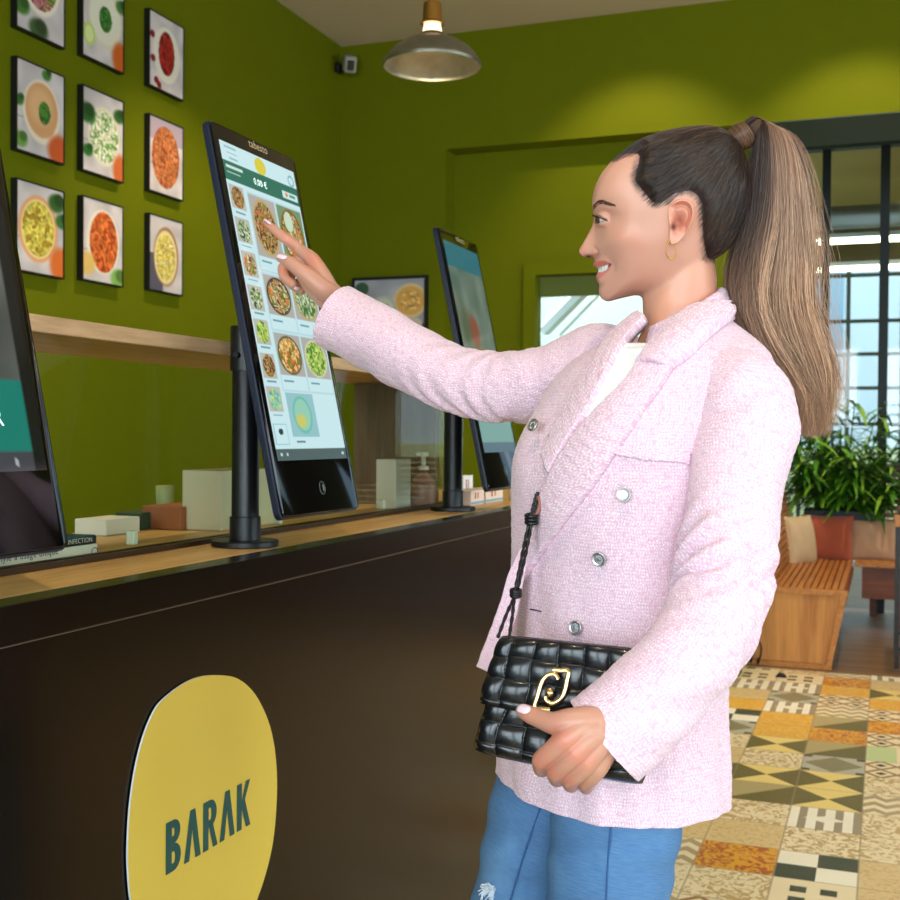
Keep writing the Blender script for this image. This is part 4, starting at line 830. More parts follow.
# eye
EC, ER = (606.6, 217.2, 22.), 8.8
de2 = (px_-EC[0])**2+(py_-EC[1])**2; ey = EC[2]+np.sqrt(np.maximum(ER**2-de2, 0))
EYE = [(594,214.6),(599,214.5),(603,215.8),(608.6,218.9),(603.6,220.5),(599,221.2),(594,221.4)]
ein = inpoly(PP, EYE); ed = segdist(PP, EYE)[0]
lid = ~ein; ey2 = EC[2]+np.where(de2 < ER**2, ey-EC[2], -(np.sqrt(de2)-ER)*3)
Y = np.where(lid & (px_ > 596) & (de2 < 400), Y+1.3*np.logaddexp(0, (ey2+.2+.7*sm(0, 1.2, ed)-Y)/1.3), Y)
Y = np.where(ein & (px_ > 595.5), np.minimum(Y, np.where(de2 < ER**2, ey-1.6*sm(0, 1.4, ed), Y)), Y)
Y -= .5*np.exp(-.5*(path_d([(597.5,210.2),(603,211.2),(608,214.0),(611.5,217.5)])/.8)**2)
# mouth
MOU = [(596,267.2),(604,265.2),(612.2,262.4),(612.9,264),(608,269.6),(603,272),(596.5,273.4)]
mi_ = inpoly(PP, MOU); md = segdist(PP, MOU)[0]
ULIP = [(592,261),(598,260.2),(604.4,259.3),(613.2,262.2),(604,265.4),(592,267.6)]; LLIP = [(595,273),(603,272.2),(608.4,269.8),(613.4,264.2),(610.5,270),(602.5,277),(594,281)]
Y = np.where(mi_, Y-1.7*sm(0, 1.2, md), Y)
px_ = np.where(mi_ & (px_ < 602), px_+1.5*sm(0, 1.2, md), px_)
col = np.ones((len(PP), 3))*np.array([212, 157, 135.])
def tint(mask, c): 
    global col
    m = np.clip(mask, 0, 1)[:, None]; col = col*(1-m)+np.array(c, float)*m
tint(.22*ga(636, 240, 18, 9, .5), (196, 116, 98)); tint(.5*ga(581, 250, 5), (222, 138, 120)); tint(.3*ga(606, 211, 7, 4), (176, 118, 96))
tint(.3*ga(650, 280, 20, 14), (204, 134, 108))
tint(np.where(inpoly(PP, ULIP), 1, 0)*.85, (198, 104, 92)); tint(np.where(inpoly(PP, LLIP), 1, 0)*.85, (210, 116, 104))
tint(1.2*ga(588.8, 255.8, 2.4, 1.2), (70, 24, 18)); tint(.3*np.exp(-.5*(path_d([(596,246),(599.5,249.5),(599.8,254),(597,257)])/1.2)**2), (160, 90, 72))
tint(np.where(mi_, 1., 0.), (250, 248, 242)); tint(np.where(mi_, 1., 0.)*np.exp(-.5*(md/.35)**2)*.6, (110, 50, 44)); tint(np.where(mi_ & (px_ > 609.6), .8, 0), (90, 36, 30))
for gx in (599.4, 602.6, 605.8, 608.4): tint(np.where(mi_, 1., 0.)*np.exp(-.5*((px_-gx-(py_-267)*-.12)/.22)**2)*.5, (150, 120, 112))
tint(np.where(ein & (px_ > 595.5), 1., 0.), (120, 60, 50))
tint(.55*np.exp(-.5*(path_d([(595,213.2),(599,213.1),(603,214.6),(608.8,218.4)])/.7)**2), (50, 30, 26))
# assemble both sides; the first ring is the mid line itself
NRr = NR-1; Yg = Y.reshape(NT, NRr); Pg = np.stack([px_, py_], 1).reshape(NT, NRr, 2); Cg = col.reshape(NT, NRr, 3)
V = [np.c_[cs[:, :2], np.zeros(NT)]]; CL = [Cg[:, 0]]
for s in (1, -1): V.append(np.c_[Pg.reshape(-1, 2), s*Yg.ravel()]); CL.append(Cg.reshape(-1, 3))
V = np.concatenate(V); CL = np.concatenate(CL); F = []
for s in (0, 1):
    b = NT + s*NT*NRr
    for i in range(NT):
        j = (i+1) % NT; A = [i]+[b+i*NRr+k for k in range(NRr)]; B = [j]+[b+j*NRr+k for k in range(NRr)]
        for k in range(NRr): F.append((A[k], B[k], B[k+1], A[k+1]) if s == 0 else (A[k], A[k+1], B[k+1], B[k]))
    F.append(tuple(b+i*NRr+NRr-1 for i in range(NT)) if s else tuple(b+i*NRr+NRr-1 for i in range(NT))[::-1])
HEADV = Hn(V)
body = G(); body.add(HEADV.tolist(), F); BCOL = [srgb2lin(CL)]
# ear (left one faces the camera; mirrored copy on the far side)
EAR = closed_spline([(671,201,0),(677,197.6,0),(684,196.8,0),(690,199.6,0),(693.6,206,0),(694,213.5,0),(692,221.5,0),(688,230,0),(682.5,238,0),(677.5,243,0),(672.5,244.4,0),(669.6,241,0),(669.8,232,0),(669,222,0),(668,212,0),(668.6,205,0)], 96)[:, :2]
ecx = np.array([679.5, 219.]); nr = 34
EAR = np.stack([668.5+(EAR[:, 0]-668.5)*.95, 244.4-(244.4-EAR[:, 1])*.95], 1)
def ear(side):
    rr = np.linspace(1, 0, nr)**.8; P = ecx+(EAR[:, None]-ecx)*rr[None, :, None]; X, Yy = P[..., 0], P[..., 1]
    r_ = np.broadcast_to(rr[None], X.shape); phi = np.arctan2(Yy-ecx[1], X-ecx[0])   # +x is back, +y down
    back = sm(-.25, .35, np.cos(phi)+.55*(-np.sin(phi)))      # strong at top/back
    lob = sm(.72, 1.0, np.sin(phi))
    h = 3.0 + back*(3.4*np.exp(-.5*((r_-.88)/.085)**2) - 2.4*np.exp(-.5*((r_-.70)/.09)**2) + 1.5*np.exp(-.5*((r_-.50)/.10)**2))
    con = np.exp(-.5*(((X-678)/4.2)**2+((Yy-222)/6.2)**2)); h -= 4.8*con; h -= 1.6*np.exp(-.5*(((X-682)/4.)**2+((Yy-208)/3.)**2))
    h += 2.4*np.exp(-.5*(((X-670.8)/1.8)**2+((Yy-223.5)/3.)**2)) + 1.4*np.exp(-.5*(((X-676)/2.2)**2+((Yy-231)/2.)**2))
    h += .25*np.maximum(X-669, 0)*.9
    h = h*np.minimum(1, (1-r_)/.05)**.5 + np.where(r_ > .999, -4., 0)
    base_ = 53.3-(X-672)*.06; lat = base_+h
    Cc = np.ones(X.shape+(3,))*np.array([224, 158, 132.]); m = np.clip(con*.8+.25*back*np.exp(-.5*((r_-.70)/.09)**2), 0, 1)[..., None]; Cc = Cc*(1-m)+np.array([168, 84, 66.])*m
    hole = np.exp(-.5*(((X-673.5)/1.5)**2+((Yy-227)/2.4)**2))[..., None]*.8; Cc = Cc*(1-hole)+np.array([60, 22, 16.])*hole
    n = len(EAR); Vv = np.c_[X.ravel(), Yy.ravel(), side*lat.ravel()]; Fc = []
    for i in range(n):
        j = (i+1) % n
        for k in range(nr-1): Fc.append((i*nr+k, j*nr+k, j*nr+k+1, i*nr+k+1))
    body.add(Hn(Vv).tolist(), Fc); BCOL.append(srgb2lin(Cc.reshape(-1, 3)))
ear(1); ear(-1)
# neck, widening into the shoulders
def ring_loft(rings, n=64, gg=body, colr=(222, 160, 132), expo=2.0):
    """rings: (py, front px, back px, lateral half in px, centre lateral)"""
    V = []; F = []
    for k, (py, f0, b0, lt_, cl) in enumerate(rings):
        cx_, rx = (f0+b0)/2, (b0-f0)/2
        for i in range(n): a = 2*PI*i/n; V.append((cx_+rx*math.cos(a), py+0*math.cos(a), cl+lt_*math.sin(a)))
    for k in range(len(rings)-1): F += [(k*n+i, k*n+(i+1) % n, (k+1)*n+(i+1) % n, (k+1)*n+i) for i in range(n)]
    V = np.array(V); gg.add(Hn(V).tolist(), F); 
    if gg is body: BCOL.append(srgb2lin(np.ones((len(V), 3))*np.array(colr, float)))
def interp_rings(K, n):
    K = np.array(K, float); t = np.linspace(0, len(K)-1, n); i = np.minimum(t.astype(int), len(K)-2); u = (t-i)[:, None]; m = len(K)
    p0, p1, p2, p3 = K[np.maximum(i-1, 0)], K[i], K[i+1], K[np.minimum(i+2, m-1)]
    return .5*((2*p1)+(-p0+p2)*u+(2*p0-5*p1+4*p2-p3)*u*u+(-p0+3*p1-3*p2+p3)*u**3)
ring_loft(interp_rings([(240,672,710,30,0),(262,657,714,35,0),(282,647,717,38,0),(300,643.5,717,40,0),(318,644,719,42,0),(335,642,726,50,0),(352,636,738,72,0),(375,628,748,100,0),(400,622,752,118,0)], 60))
# head and neck grown together into one skin
def remeshed(g, vox):
    me = bpy.data.meshes.new('t'); me.from_pydata(g.v, [], g.f); bm = bmesh.new(); bm.from_mesh(me); bmesh.ops.recalc_face_normals(bm, faces=bm.faces[:]); bm.to_mesh(me); bm.free()
    o = bpy.data.objects.new('t', me); C.objects.link(o); md = o.modifiers.new('r', 'REMESH'); md.mode = 'VOXEL'; md.voxel_size = vox; bpy.context.view_layer.update()
    m2 = bpy.data.meshes.new_from_object(o.evaluated_get(bpy.context.evaluated_depsgraph_get())); n = len(m2.vertices); v = np.zeros(n*3); m2.vertices.foreach_get('co', v); f = [tuple(p.vertices) for p in m2.polygons]
    bpy.data.objects.remove(o); bpy.data.meshes.remove(me); bpy.data.meshes.remove(m2); return v.reshape(-1, 3), f
def laplace(V_, F_, w, it):
    E = np.array([(f[i], f[(i+1) % len(f)]) for f in F_ for i in range(len(f))]); deg = np.bincount(E[:, 0], minlength=len(V_))[:, None]+1e-9; V_ = V_.copy(); w = w[:, None]*.6
    for _ in range(it):
        s_ = np.stack([np.bincount(E[:, 0], V_[E[:, 1], k], len(V_)) for k in range(3)], 1); V_ += w*(s_/deg-V_)
    return V_
from mathutils.kdtree import KDTree
def near_cols(src, colr, dst):
    kd = KDTree(len(src)); [kd.insert(p, i) for i, p in enumerate(src)]; kd.balance(); return colr[[kd.find(p)[1] for p in dst]]
nh, n_neck = len(HEADV), 60*64; ntot = len(body.v); n_ear = ntot-nh-n_neck
hn = G(); hn.v = body.v[:nh]+body.v[ntot-n_neck:]; off_ = ntot-n_neck-nh
hn.f = [f for f in body.f if max(f) < nh]+[tuple(i-off_ for i in f) for f in body.f if min(f) >= ntot-n_neck]
hn.f += [tuple(range(nh, nh+64))[::-1], tuple(range(nh+n_neck-64, nh+n_neck))]
RV, RF = remeshed(hn, .0009); print('remeshed head', len(RV))
cl_all = np.concatenate([BCOL[0], BCOL[-1]]); RC = near_cols(hn.v, cl_all, RV)
b1_, b2_ = BVHTree.FromPolygons(hn.v[:nh], hn.f[:2*NT*NRr]), BVHTree.FromPolygons(hn.v, [f for f in hn.f if min(f) >= nh and len(f) == 4])
mk_ = np.zeros(len(RV)); Rd = .012
loc = (RV-np.array(O_))@HBn; Rpx = 672-loc[:, 0]/SX; Rpy = 215-loc[:, 2]/SZ
for i in np.nonzero((Rpy > 238) & (Rpx > 628) & (Rpy < 325))[0]:
    q = Vector(RV[i]); h1 = b1_.find_nearest(q); h2 = b2_.find_nearest(q); d = max(h1[3], h2[3]); mk_[i] = max(0, 1-d/Rd)
mk_ = sm(0, .7, mk_); RV = laplace(RV, RF, mk_*1., 90)
m_ = mk_[:, None]*.0; ears_v = body.v[nh:ntot-n_neck]; ears_f = [tuple(i-nh+len(RV) for i in f) for f in body.f if min(f) >= nh and max(f) < ntot-n_neck]; ears_c = np.concatenate(BCOL[1:-1])
body = G(); body.add(RV.tolist()+ears_v, RF+ears_f); BCOL = [RC, ears_c]
# eyes
def eyeball(side):
    g = G(); V = []; n, m = 40, 24
    ax = Vector((1, .42, -.16)).normalized()   # local: forward, lateral, up -> gaze left and a little down
    q = Vector((0, 0, 1)).rotation_difference(ax)
    cl = []
    for i in range(m+1):
        th = PI*i/m
        for j in range(n):
            v = q @ Vector((math.sin(th)*math.cos(2*PI*j/n), math.sin(th)*math.sin(2*PI*j/n), math.cos(th)))*ER*(1+.05*math.exp(-(th/.35)**2))
            V.append((EC[0]-v.x, EC[1]-v.z, side*(EC[2]+v.y))); cl.append((24, 14, 10) if th < .22 else (84, 60, 40) if th < .56 else (206, 198, 192))
    g.add(Hn(np.array(V)).tolist(), [(i*n+j, i*n+(j+1) % n, (i+1)*n+(j+1) % n, (i+1)*n+j) for i in range(m) for j in range(n)])
    mk('eyeball', g, M['eye'], person, smooth=True, col=srgb2lin(np.array(cl, float)))
M['eye'] = attr_mat('eye_wet', rough=.08); M['hairdark'] = mat('lash_brown', (26, 17, 14), .5)
eyeball(1); eyeball(-1)
# lashes and eyebrow hairs
g = G(); r = random.Random(3)
for side in (1, -1):
    for k in range(46):
        u = k/45; x = 596.6+12*u; y = 214.0+4.8*u**1.4; la = EC[2]+math.sqrt(max(ER**2-(x-EC[0])**2-(y-EC[1])**2, .1))+1.0
        d = (-3.4+3.2*u+r.uniform(-.4, .4), -1.0+.9*u, 2.6)
        P = [H(x+d[0]*s, y+1.1*s*(1-s)*1.5+d[1]*s*s*1.8, side*(la+d[2]*s)) for s in (0, .35, .7, 1)]; g.tube(P, [.00055, .00042, .00028, .00006], 4)
    for k in range(20):
        u = k/19; x = 597.5+9*u; y = 221.2-2.4*u; la = EC[2]+math.sqrt(max(ER**2-(x-EC[0])**2-(y-EC[1])**2, .1))+.8
        P = [H(x-1.2*s, y+1.2*s, side*(la+1.2*s)) for s in (0, .5, 1)]; g.tube(P, [.00016, .0001, .00004], 4)
mk('eyelashes', g, M['hairdark'], person)
bvh_head = BVHTree.FromPolygons([tuple(v) for v in body.v[:len(V)*0+len(HEADV)]], F[:-1]) if False else None
me_t = BVHTree.FromPolygons(RV.tolist(), RF)
def onhead(px, py, off=0., side=1):
    """project a picture-plane point onto the near (or far) side of the head"""
    A = H(px, py, side*140); d = (g_*side); hit = me_t.ray_cast(A, d)
    if hit[0] is None:
        hit = me_t.find_nearest(H(px, py, side*2))
    n = hit[1]; p = hit[0]
    if n.dot(p-O_) < 0: n = -n
    return p+n*off*SX, n
g = G()
for side in (1, -1):
    for k in range(230):
        u = r.random(); v = r.uniform(-1, 1); x = 593.8+22.5*u; yc = 206.5-6.8*math.sin(min(1, u*2.2)*PI*.5)+6.2*max(0, u-.42); y = yc+v*(2.5-1.9*u*u)
        p0, n0 = onhead(x, y, .15, side); L = r.uniform(2.2, 3.6); ang = -1.0+1.5*min(1, u*1.6)+r.uniform(-.12, .12); p1, n1 = onhead(x+L*.5*math.cos(ang), y+L*.5*math.sin(ang), .5, side); p2, n2 = onhead(x+L*math.cos(ang), y+L*math.sin(ang), .2, side)
        g.tube([p0, p1, p2], [.00022, .00018, .00005], 4)
mk('eyebrows', g, mat('brow_brown', (84, 58, 44), .6), person)
# earring: small gold hoop of twisted beads
for side in (1, -1):
    g = G(); c = H(671.6, 248.6, side*57.5)
    for k in range(22):
        a = 2*PI*(k+.5)/22*0.93+1.8; p = c + up_*(9.2*SZ*math.sin(a)) + (fw_*.72-g_*.69*side)*(6.6*SX*math.cos(a)); V8 = []; 
        for i in range(5):
            th = PI*i/4
            for j in range(8): V8.append(p+Vector((math.sin(th)*math.cos(j*PI/4), math.sin(th)*math.sin(j*PI/4), math.cos(th)))*.00125)
        g.add(V8, [(i*8+j, i*8+(j+1) % 8, (i+1)*8+(j+1) % 8, (i+1)*8+j) for i in range(4) for j in range(8)])
    mk('earring', g, mat('gold', (226, 178, 92), .18, 1.) if side == 1 else bpy.data.materials['gold'], person, smooth=True)
# ---------------------------------------------------------------- hair cap, combed back to the pony tail root
HAIR = [(612,156),(627,155),(637,157.5),(634.5,170),(633.4,181),(640,191),(649,202),(655.5,206.4),(667,203),(674,197),(684,194.5),(692,198),(696.5,207),(697.5,220),(699,240),(702,256),(705,264),(725,262),(760,230),(760,110),(600,110)]
ROOT = np.array([741., 140.])
HAIR = [tuple(q) for q in closed_spline([(a, b, 0) for a, b in HAIR], 150)[:, :2]]
P2 = V[:, :2]; hin = inpoly(P2, HAIR); hd = segdist(P2, HAIR)[0]; sdv = np.where(hin, hd, -hd)
# normals of the head mesh
me0 = bpy.data.meshes.new('t'); me0.from_pydata(HEADV.tolist(), [], F); me0.update(); NN = np.zeros(len(HEADV)*3); me0.vertices.foreach_get('normal', NN); NN = NN.reshape(-1, 3); bpy.data.meshes.remove(me0)
cen = HEADV.mean(0); flip = ((HEADV-cen)*NN).sum(1) < 0; NN[flip] *= -1
ang = np.arctan2(P2[:, 1]-ROOT[1], P2[:, 0]-ROOT[0]); rad = np.hypot(*(P2-ROOT).T)
lat = np.abs(V[:, 2])
streak = np.sin(ang*95+3*np.sin(rad*.03)+lat*.35)*.5+np.sin(ang*41+lat*.6)*.5
off = (-1.0+5.6*sm(-1., 16, sdv)) + .28*streak*sm(2, 14, sdv)
CAPV = HEADV + NN*(off*SX)[:, None]
keepf = [f for f in F[:-1] if len(f) == 4 and min(sdv[list(f)]) > -2.2 and max(P2[list(f)][:, 1]) < 268]
used = sorted({i for f in keepf for i in f}); mp_ = {o: i for i, o in enumerate(used)}
cap = G(); cap.add(CAPV[used].tolist(), [tuple(mp_[i] for i in f) for f in keepf])
a0 = np.unwrap(ang); UV = np.stack([(np.where(ang < 0, ang+2*PI, ang))*6+lat*.012, rad*.004], 1)[used]
def hairmat(nm, c1, c2, c3):
    m = mat(nm, c1, .36, spec=.5); n = N(m); v = n.new('ShaderNodeUVMap'); mp = n.new('ShaderNodeMapping'); n.link(v.outputs[0], mp.inputs[0]); mp.inputs['Scale'].default_value = (22, 3.0, 1)
    z = n.noise(mp.outputs[0], 2.2, 4, .1); n.base(n.ramp(z, [(.32, c2), (.52, c1), (.68, c3)])); n.bump(z, .5, .002); n.b.inputs['Anisotropic'].default_value = .5; return m
capo = mk('hair', cap, hairmat('brown_hair', (34, 25, 21), (13, 10, 10), (92, 66, 50)), person, smooth=True, uv=UV)
bvh_cap = BVHTree.FromPolygons([tuple(v) for v in cap.v], cap.f)
def strand_mesh(paths, rads, cols, nside=3):
    """paths: S x K x 3, vectorised thin tubes"""
    P = np.array(paths); S_, K, _ = P.shape; T = np.gradient(P, axis=1); T /= np.linalg.norm(T, axis=2, keepdims=True)+1e-9
    ref = np.array(-g_)+.01; U = np.cross(T, ref); U /= np.linalg.norm(U, axis=2, keepdims=True)+1e-9; Wd = np.cross(T, U); R_ = np.array(rads)
    V = np.stack([P+(U*math.cos(2*PI*j/nside)+Wd*math.sin(2*PI*j/nside))*R_[..., None] for j in range(nside)], 2).reshape(-1, 3)
    b = (np.arange(S_)[:, None]*K+np.arange(K-1)[None])*nside; Fs = []
    for j in range(nside): j2 = (j+1) % nside; Fs.append(np.stack([b+j, b+j2, b+nside+j2, b+nside+j], -1).reshape(-1, 4))
    g = G(); g.v = V.tolist(); g.f = [tuple(q) for q in np.concatenate(Fs).tolist()]; g.mi = [0]*len(g.f)
    return g, np.repeat(np.array(cols), nside, axis=-2).reshape(-1, 3) if np.array(cols).ndim == 3 else np.repeat(np.array(cols), K*nside, axis=0)
M['strand'] = attr_mat('hair_strands', rough=.3)
rootp = H(741, 140, 0); paths, rads, cols = [], [], []; rr_ = np.random.default_rng(11)
capv = CAPV[used]; cand = rr_.choice(len(used), 5200); sdu = sdv[used]; Pu = P2[used]; latu = V[used][:, 2]
for i in cand:
    if len(paths) >= 1500: break
    if sdu[i] < -1.5: continue
    p0 = capv[i]; d = np.array(rootp)-p0; L = np.linalg.norm(d)
    if L < .02: continue
    ln = min(1., rr_.uniform(.03, .075)/L) if rr_.random() > .25 else .95; pts = []
    for s in np.linspace(0, ln, 9):
        q = Vector(p0*(1-s)+np.array(rootp)*s); h = bvh_cap.find_nearest(q); 
        nn = h[1] if h[1].dot(h[0]-O_) > 0 else -h[1]; pts.append(np.array(h[0]+nn*(.0004*math.sin(PI*s/ln)+.0002)))
    base_ = np.array([40, 29, 25.]) if rr_.random() > .3 else np.array([92, 66, 50.]); top = sm(165, 130, Pu[i, 1]); base_ = base_*(1-top*.4)+np.array([136, 100, 76.])*top*.4
    paths.append(pts); rads.append([.00012]+[.00026]*7+[.0001]); cols.append(base_*rr_.uniform(.7, 1.2))
# fine hairs feathering the hairline
ci_ = np.nonzero((sdu < 3.5) & (Pu[:, 0] < 712))[0]
for i in rr_.choice(ci_, 3000):
    ddx = np.array(rootp)-capv[i]; L = np.linalg.norm(ddx); ddx /= L; p0 = capv[i]-ddx*(abs(rr_.normal(0, .0016))+.0002); ln = rr_.uniform(.025, .05); pts = []
    for s in np.linspace(0, 1, 9):
        q = Vector(p0+ddx*ln*s); h = me_t.find_nearest(q); nn = h[1] if h[1].dot(h[0]-O_) > 0 else -h[1]; w_ = sm(0, .6, s)
        h2 = bvh_cap.find_nearest(q); a_ = np.array(h[0]+nn*.0004); b_ = np.array(h2[0]+(h2[1] if h2[1].dot(h2[0]-O_) > 0 else -h2[1])*.0004); pts.append(a_*(1-w_)+b_*w_)
    paths.append(pts); rads.append([.00004]+[.00013]*7+[.00006]); cols.append(np.array([58, 42, 36.])*rr_.uniform(.6, 1.5))
# short flyaways at crown and temples
for k in range(70):
    i = rr_.choice(len(used)); 
    if sdu[i] < .3 or Pu[i, 1] > 175: continue
    p0 = capv[i]; nn = NN[used[i]]; d = (np.array(rootp)-p0); d /= np.linalg.norm(d); L = rr_.uniform(.008, .03); s = np.linspace(0, 1, 9)[:, None]; cu = rr_.normal(0, .3, 3)
    paths.append(p0+d*s*L+nn*(s*L*.45)+cu*s*s*L*.5); rads.append([.00009]*9); cols.append(np.array([120, 92, 70.]))
g, c = strand_mesh(paths, rads, srgb2lin(np.array(cols))); mk('combed_strands', g, M['strand'], person, smooth=True, col=c, fixn=False)
# ---------------------------------------------------------------- pony tail
PT = np.array([(738,143,5,6),(748,131,7,10),(758,124.5,8,14),(767,132,15,18),(772,152,22,22),(775,185,28,26),(775,225,33,29),(772,265,41,31),(772,305,42,32),(783,340,41,31),(799,374,35,27),(809,404,25,22),(812,430,15,14),(812,448,7,8)], float)
def ptc(t): return interp_rings(PT, 200)[int(np.clip(t, 0, 1)*199)]
PTI = interp_rings(PT, 200)
def tail(a, b, ts, ph, amp):
    K = PTI[np.clip((ts*199).astype(int), 0, 199)]; wv = amp*1.5*np.sin(ts*13+ph)*sm(.2, .6, ts); ctr = .25*np.sin(ts*7.5+1)*sm(.4, .8, ts)
    X = K[:, 0]+(a+ctr*.3)*K[:, 2]+wv; Yv = K[:, 1]-np.abs(a)*0+(a*6*(1-ts)); Z = b*K[:, 3]+wv*.5-4
    return np.stack([X, Yv, Z], 1)
paths, rads, cols = [], [], []
clump = rr_.uniform(0, 2*PI, 60)
def tcol(a, b, ts):
    dark = np.array([66, 48, 40.]); mid = np.array([158, 120, 96.]); light = np.array([226, 186, 152.])
    f = np.clip(.08+.95*sm(-.7, .1, np.full_like(ts, a))*sm(.0, .16, ts)+.7*sm(.35, .75, ts), 0, 1)[:, None]
    c = dark*(1-f)+mid*f; f2 = (f**2*.85*sm(.15, .6, ts)[:, None]*(.55+.6*(math.sin(a*14+b*5)*.5+.5))); return c*(1-f2)+light*f2
NS = 6200
for k in range(NS):
    th = rr_.uniform(0, 2*PI); rd = math.sqrt(rr_.random())*(1. if rr_.random() > .08 else 1.12); a, b = rd*math.cos(th), rd*math.sin(th); ci = int((a+1.2)*9+(b+1.2)*14) % 60
    te = 1-.42*rr_.random()**1.3*(1-.07*max(0, -a)); ts = np.linspace(0, te, 22); jit = rr_.normal(0, .03, 2)
    P = tail(a+jit[0], b+jit[1], ts, clump[ci], 2.2+rr_.normal(0, .5)); P[:, :2] += rr_.normal(0, .8, 2)*ts[:, None]**2*2
    end = sm(te-.22, te, ts)*rr_.normal(0, 6); P[:, 0] += end; paths.append(Hn(P)); rads.append(.00038*(1-.75*sm(.75*te, te, ts))*np.clip(ts*9+.5, .4, 1)); cols.append(tcol(a, b, ts)*rr_.uniform(.82, 1.1)*(.78+.4*((ci*37 % 17)/17)))
for k in range(90):    # loose flyaways
    a = rr_.choice([-1, 1])*rr_.uniform(.9, 1.3) if rr_.random() > .7 else rr_.uniform(.9, 1.35); b = rr_.normal(0, .5); ts = np.linspace(rr_.uniform(0, .6), rr_.uniform(.7, 1.), 22); P = tail(a, b, ts, rr_.uniform(0, 6), 5.); P[:, 0] += np.linspace(0, 1, 22)**2*rr_.normal(2, 4); paths.append(Hn(P)); rads.append(np.full(22, .00012)); cols.append(tcol(a, b, ts))
g, c = strand_mesh(paths, rads, srgb2lin(np.array(cols))); mk('ponytail', g, M['strand'], person, smooth=True, col=c, fixn=False)
# solid core so no light leaks through the tail
core = G(); n = 28; Vc = []; cc_ = []
for k in range(0, 150, 4):
    K = PTI[k]; ts = np.array([k/199.])
    for j in range(n): a, b = .82*math.cos(2*PI*j/n), .82*math.sin(2*PI*j/n); Vc.append(tail(a, b, ts, 1., 2.)[0]); cc_.append(tcol(a, b, ts)[0]*.7)
nk = len(Vc)//n; core.add(Hn(np.array(Vc)).tolist(), [(i*n+j, i*n+(j+1) % n, (i+1)*n+(j+1) % n, (i+1)*n+j) for i in range(nk-1) for j in range(n)]); mk('ponytail_core', core, M['strand'], person, smooth=True, col=srgb2lin(np.array(cc_)))
# hair wrapped round the root
paths, rads, cols = [], [], []
ctr = np.array([738., 139., 0.]); ax = np.array([.86, -.5, 0.]); e1 = np.array([.5, .86, 0.]); e2 = np.array([0, 0, 1.])
for k in range(420):
    th0 = rr_.uniform(0, 2*PI); u = rr_.uniform(-1, 1); t = np.linspace(0, 2.2, 22)+th0; ra = 9.5+4.2*math.sqrt(max(0, 1-u*u))*rr_.uniform(.8, 1); P = ctr+ax*(u*9+1.5*np.sin(t)[:, None])+e1*(np.cos(t)[:, None]*ra)+e2*(np.sin(t)[:, None]*ra); paths.append(Hn(P)); rads.append(np.full(22, .0006)); cols.append(np.array([112, 82, 62.])*rr_.uniform(.55, 1.3))
g, c = strand_mesh(paths, rads, srgb2lin(np.array(cols))); mk('hair_wrap', g, M['strand'], person, smooth=True, col=c, fixn=False)
# ================================================================ BLAZER
Sv = (Rt*.447-Fw*.894); Sv.z = 0; Sv.normalize()             # towards her left shoulder
Fv = Vector((0, 0, 1)).cross(Sv)*-1; Fv = Fv if Fv.dot(Rt) < 0 else -Fv    # the way her chest faces
def nz3(P, f, seed=0):
    P = P*f; return (np.sin(P[..., 0]*1.3+P[..., 1]*2.1+seed)+np.sin(P[..., 1]*1.7-P[..., 2]*1.9+seed*2+1)+np.sin(P[..., 2]*1.4+P[..., 0]*1.1+seed*3+2))/3
TK = [(318,683,.050,.058,1.5),(326,681,.068,.066,1.5),(338,677,.100,.078,1.5),(352,670,.137,.092,1.5),(366,664,.160,.102,1.5),(384,658,.172,.114,1.5),(410,650,.178,.122,1.5),(440,641,.180,.128,1.5),(475,633,.178,.130,1.5),(520,625,.170,.126,1.5),(575,618,.163,.120,1.5),(625,614,.160,.119,1.5),(675,612,.163,.122,1.5),(720,610,.164,.124,1.5),(755,609,.165,.126,1.5),(786,609,.165,.127,1.5)]
TR_ = interp_rings(TK, 240); NTt = 260; TV = []; TUV = []; per = np.linspace(0, 2*PI, NTt, endpoint=False)-PI/2
for py, px, a, b, d in TR_:
    c = W(px, py, d); ex = 2/2.35; cx = np.sign(np.cos(per))*np.abs(np.cos(per))**ex; sy = np.sign(np.sin(per))*np.abs(np.sin(per))**ex
    P = np.array(c)+np.outer(cx*a, np.array(Sv))+np.outer(sy*b, np.array(Fv))
    fr = np.clip(sy, 0, 1); bust = .012*np.exp(-.5*((py-455)/38)**2)*fr*(np.exp(-.5*((cx-.45)/.3)**2)+np.exp(-.5*((cx+.45)/.3)**2)); P += np.outer(bust, np.array(Fv)); TV.append(P)
TV = np.array(TV)
hz_ = TV[..., 2]
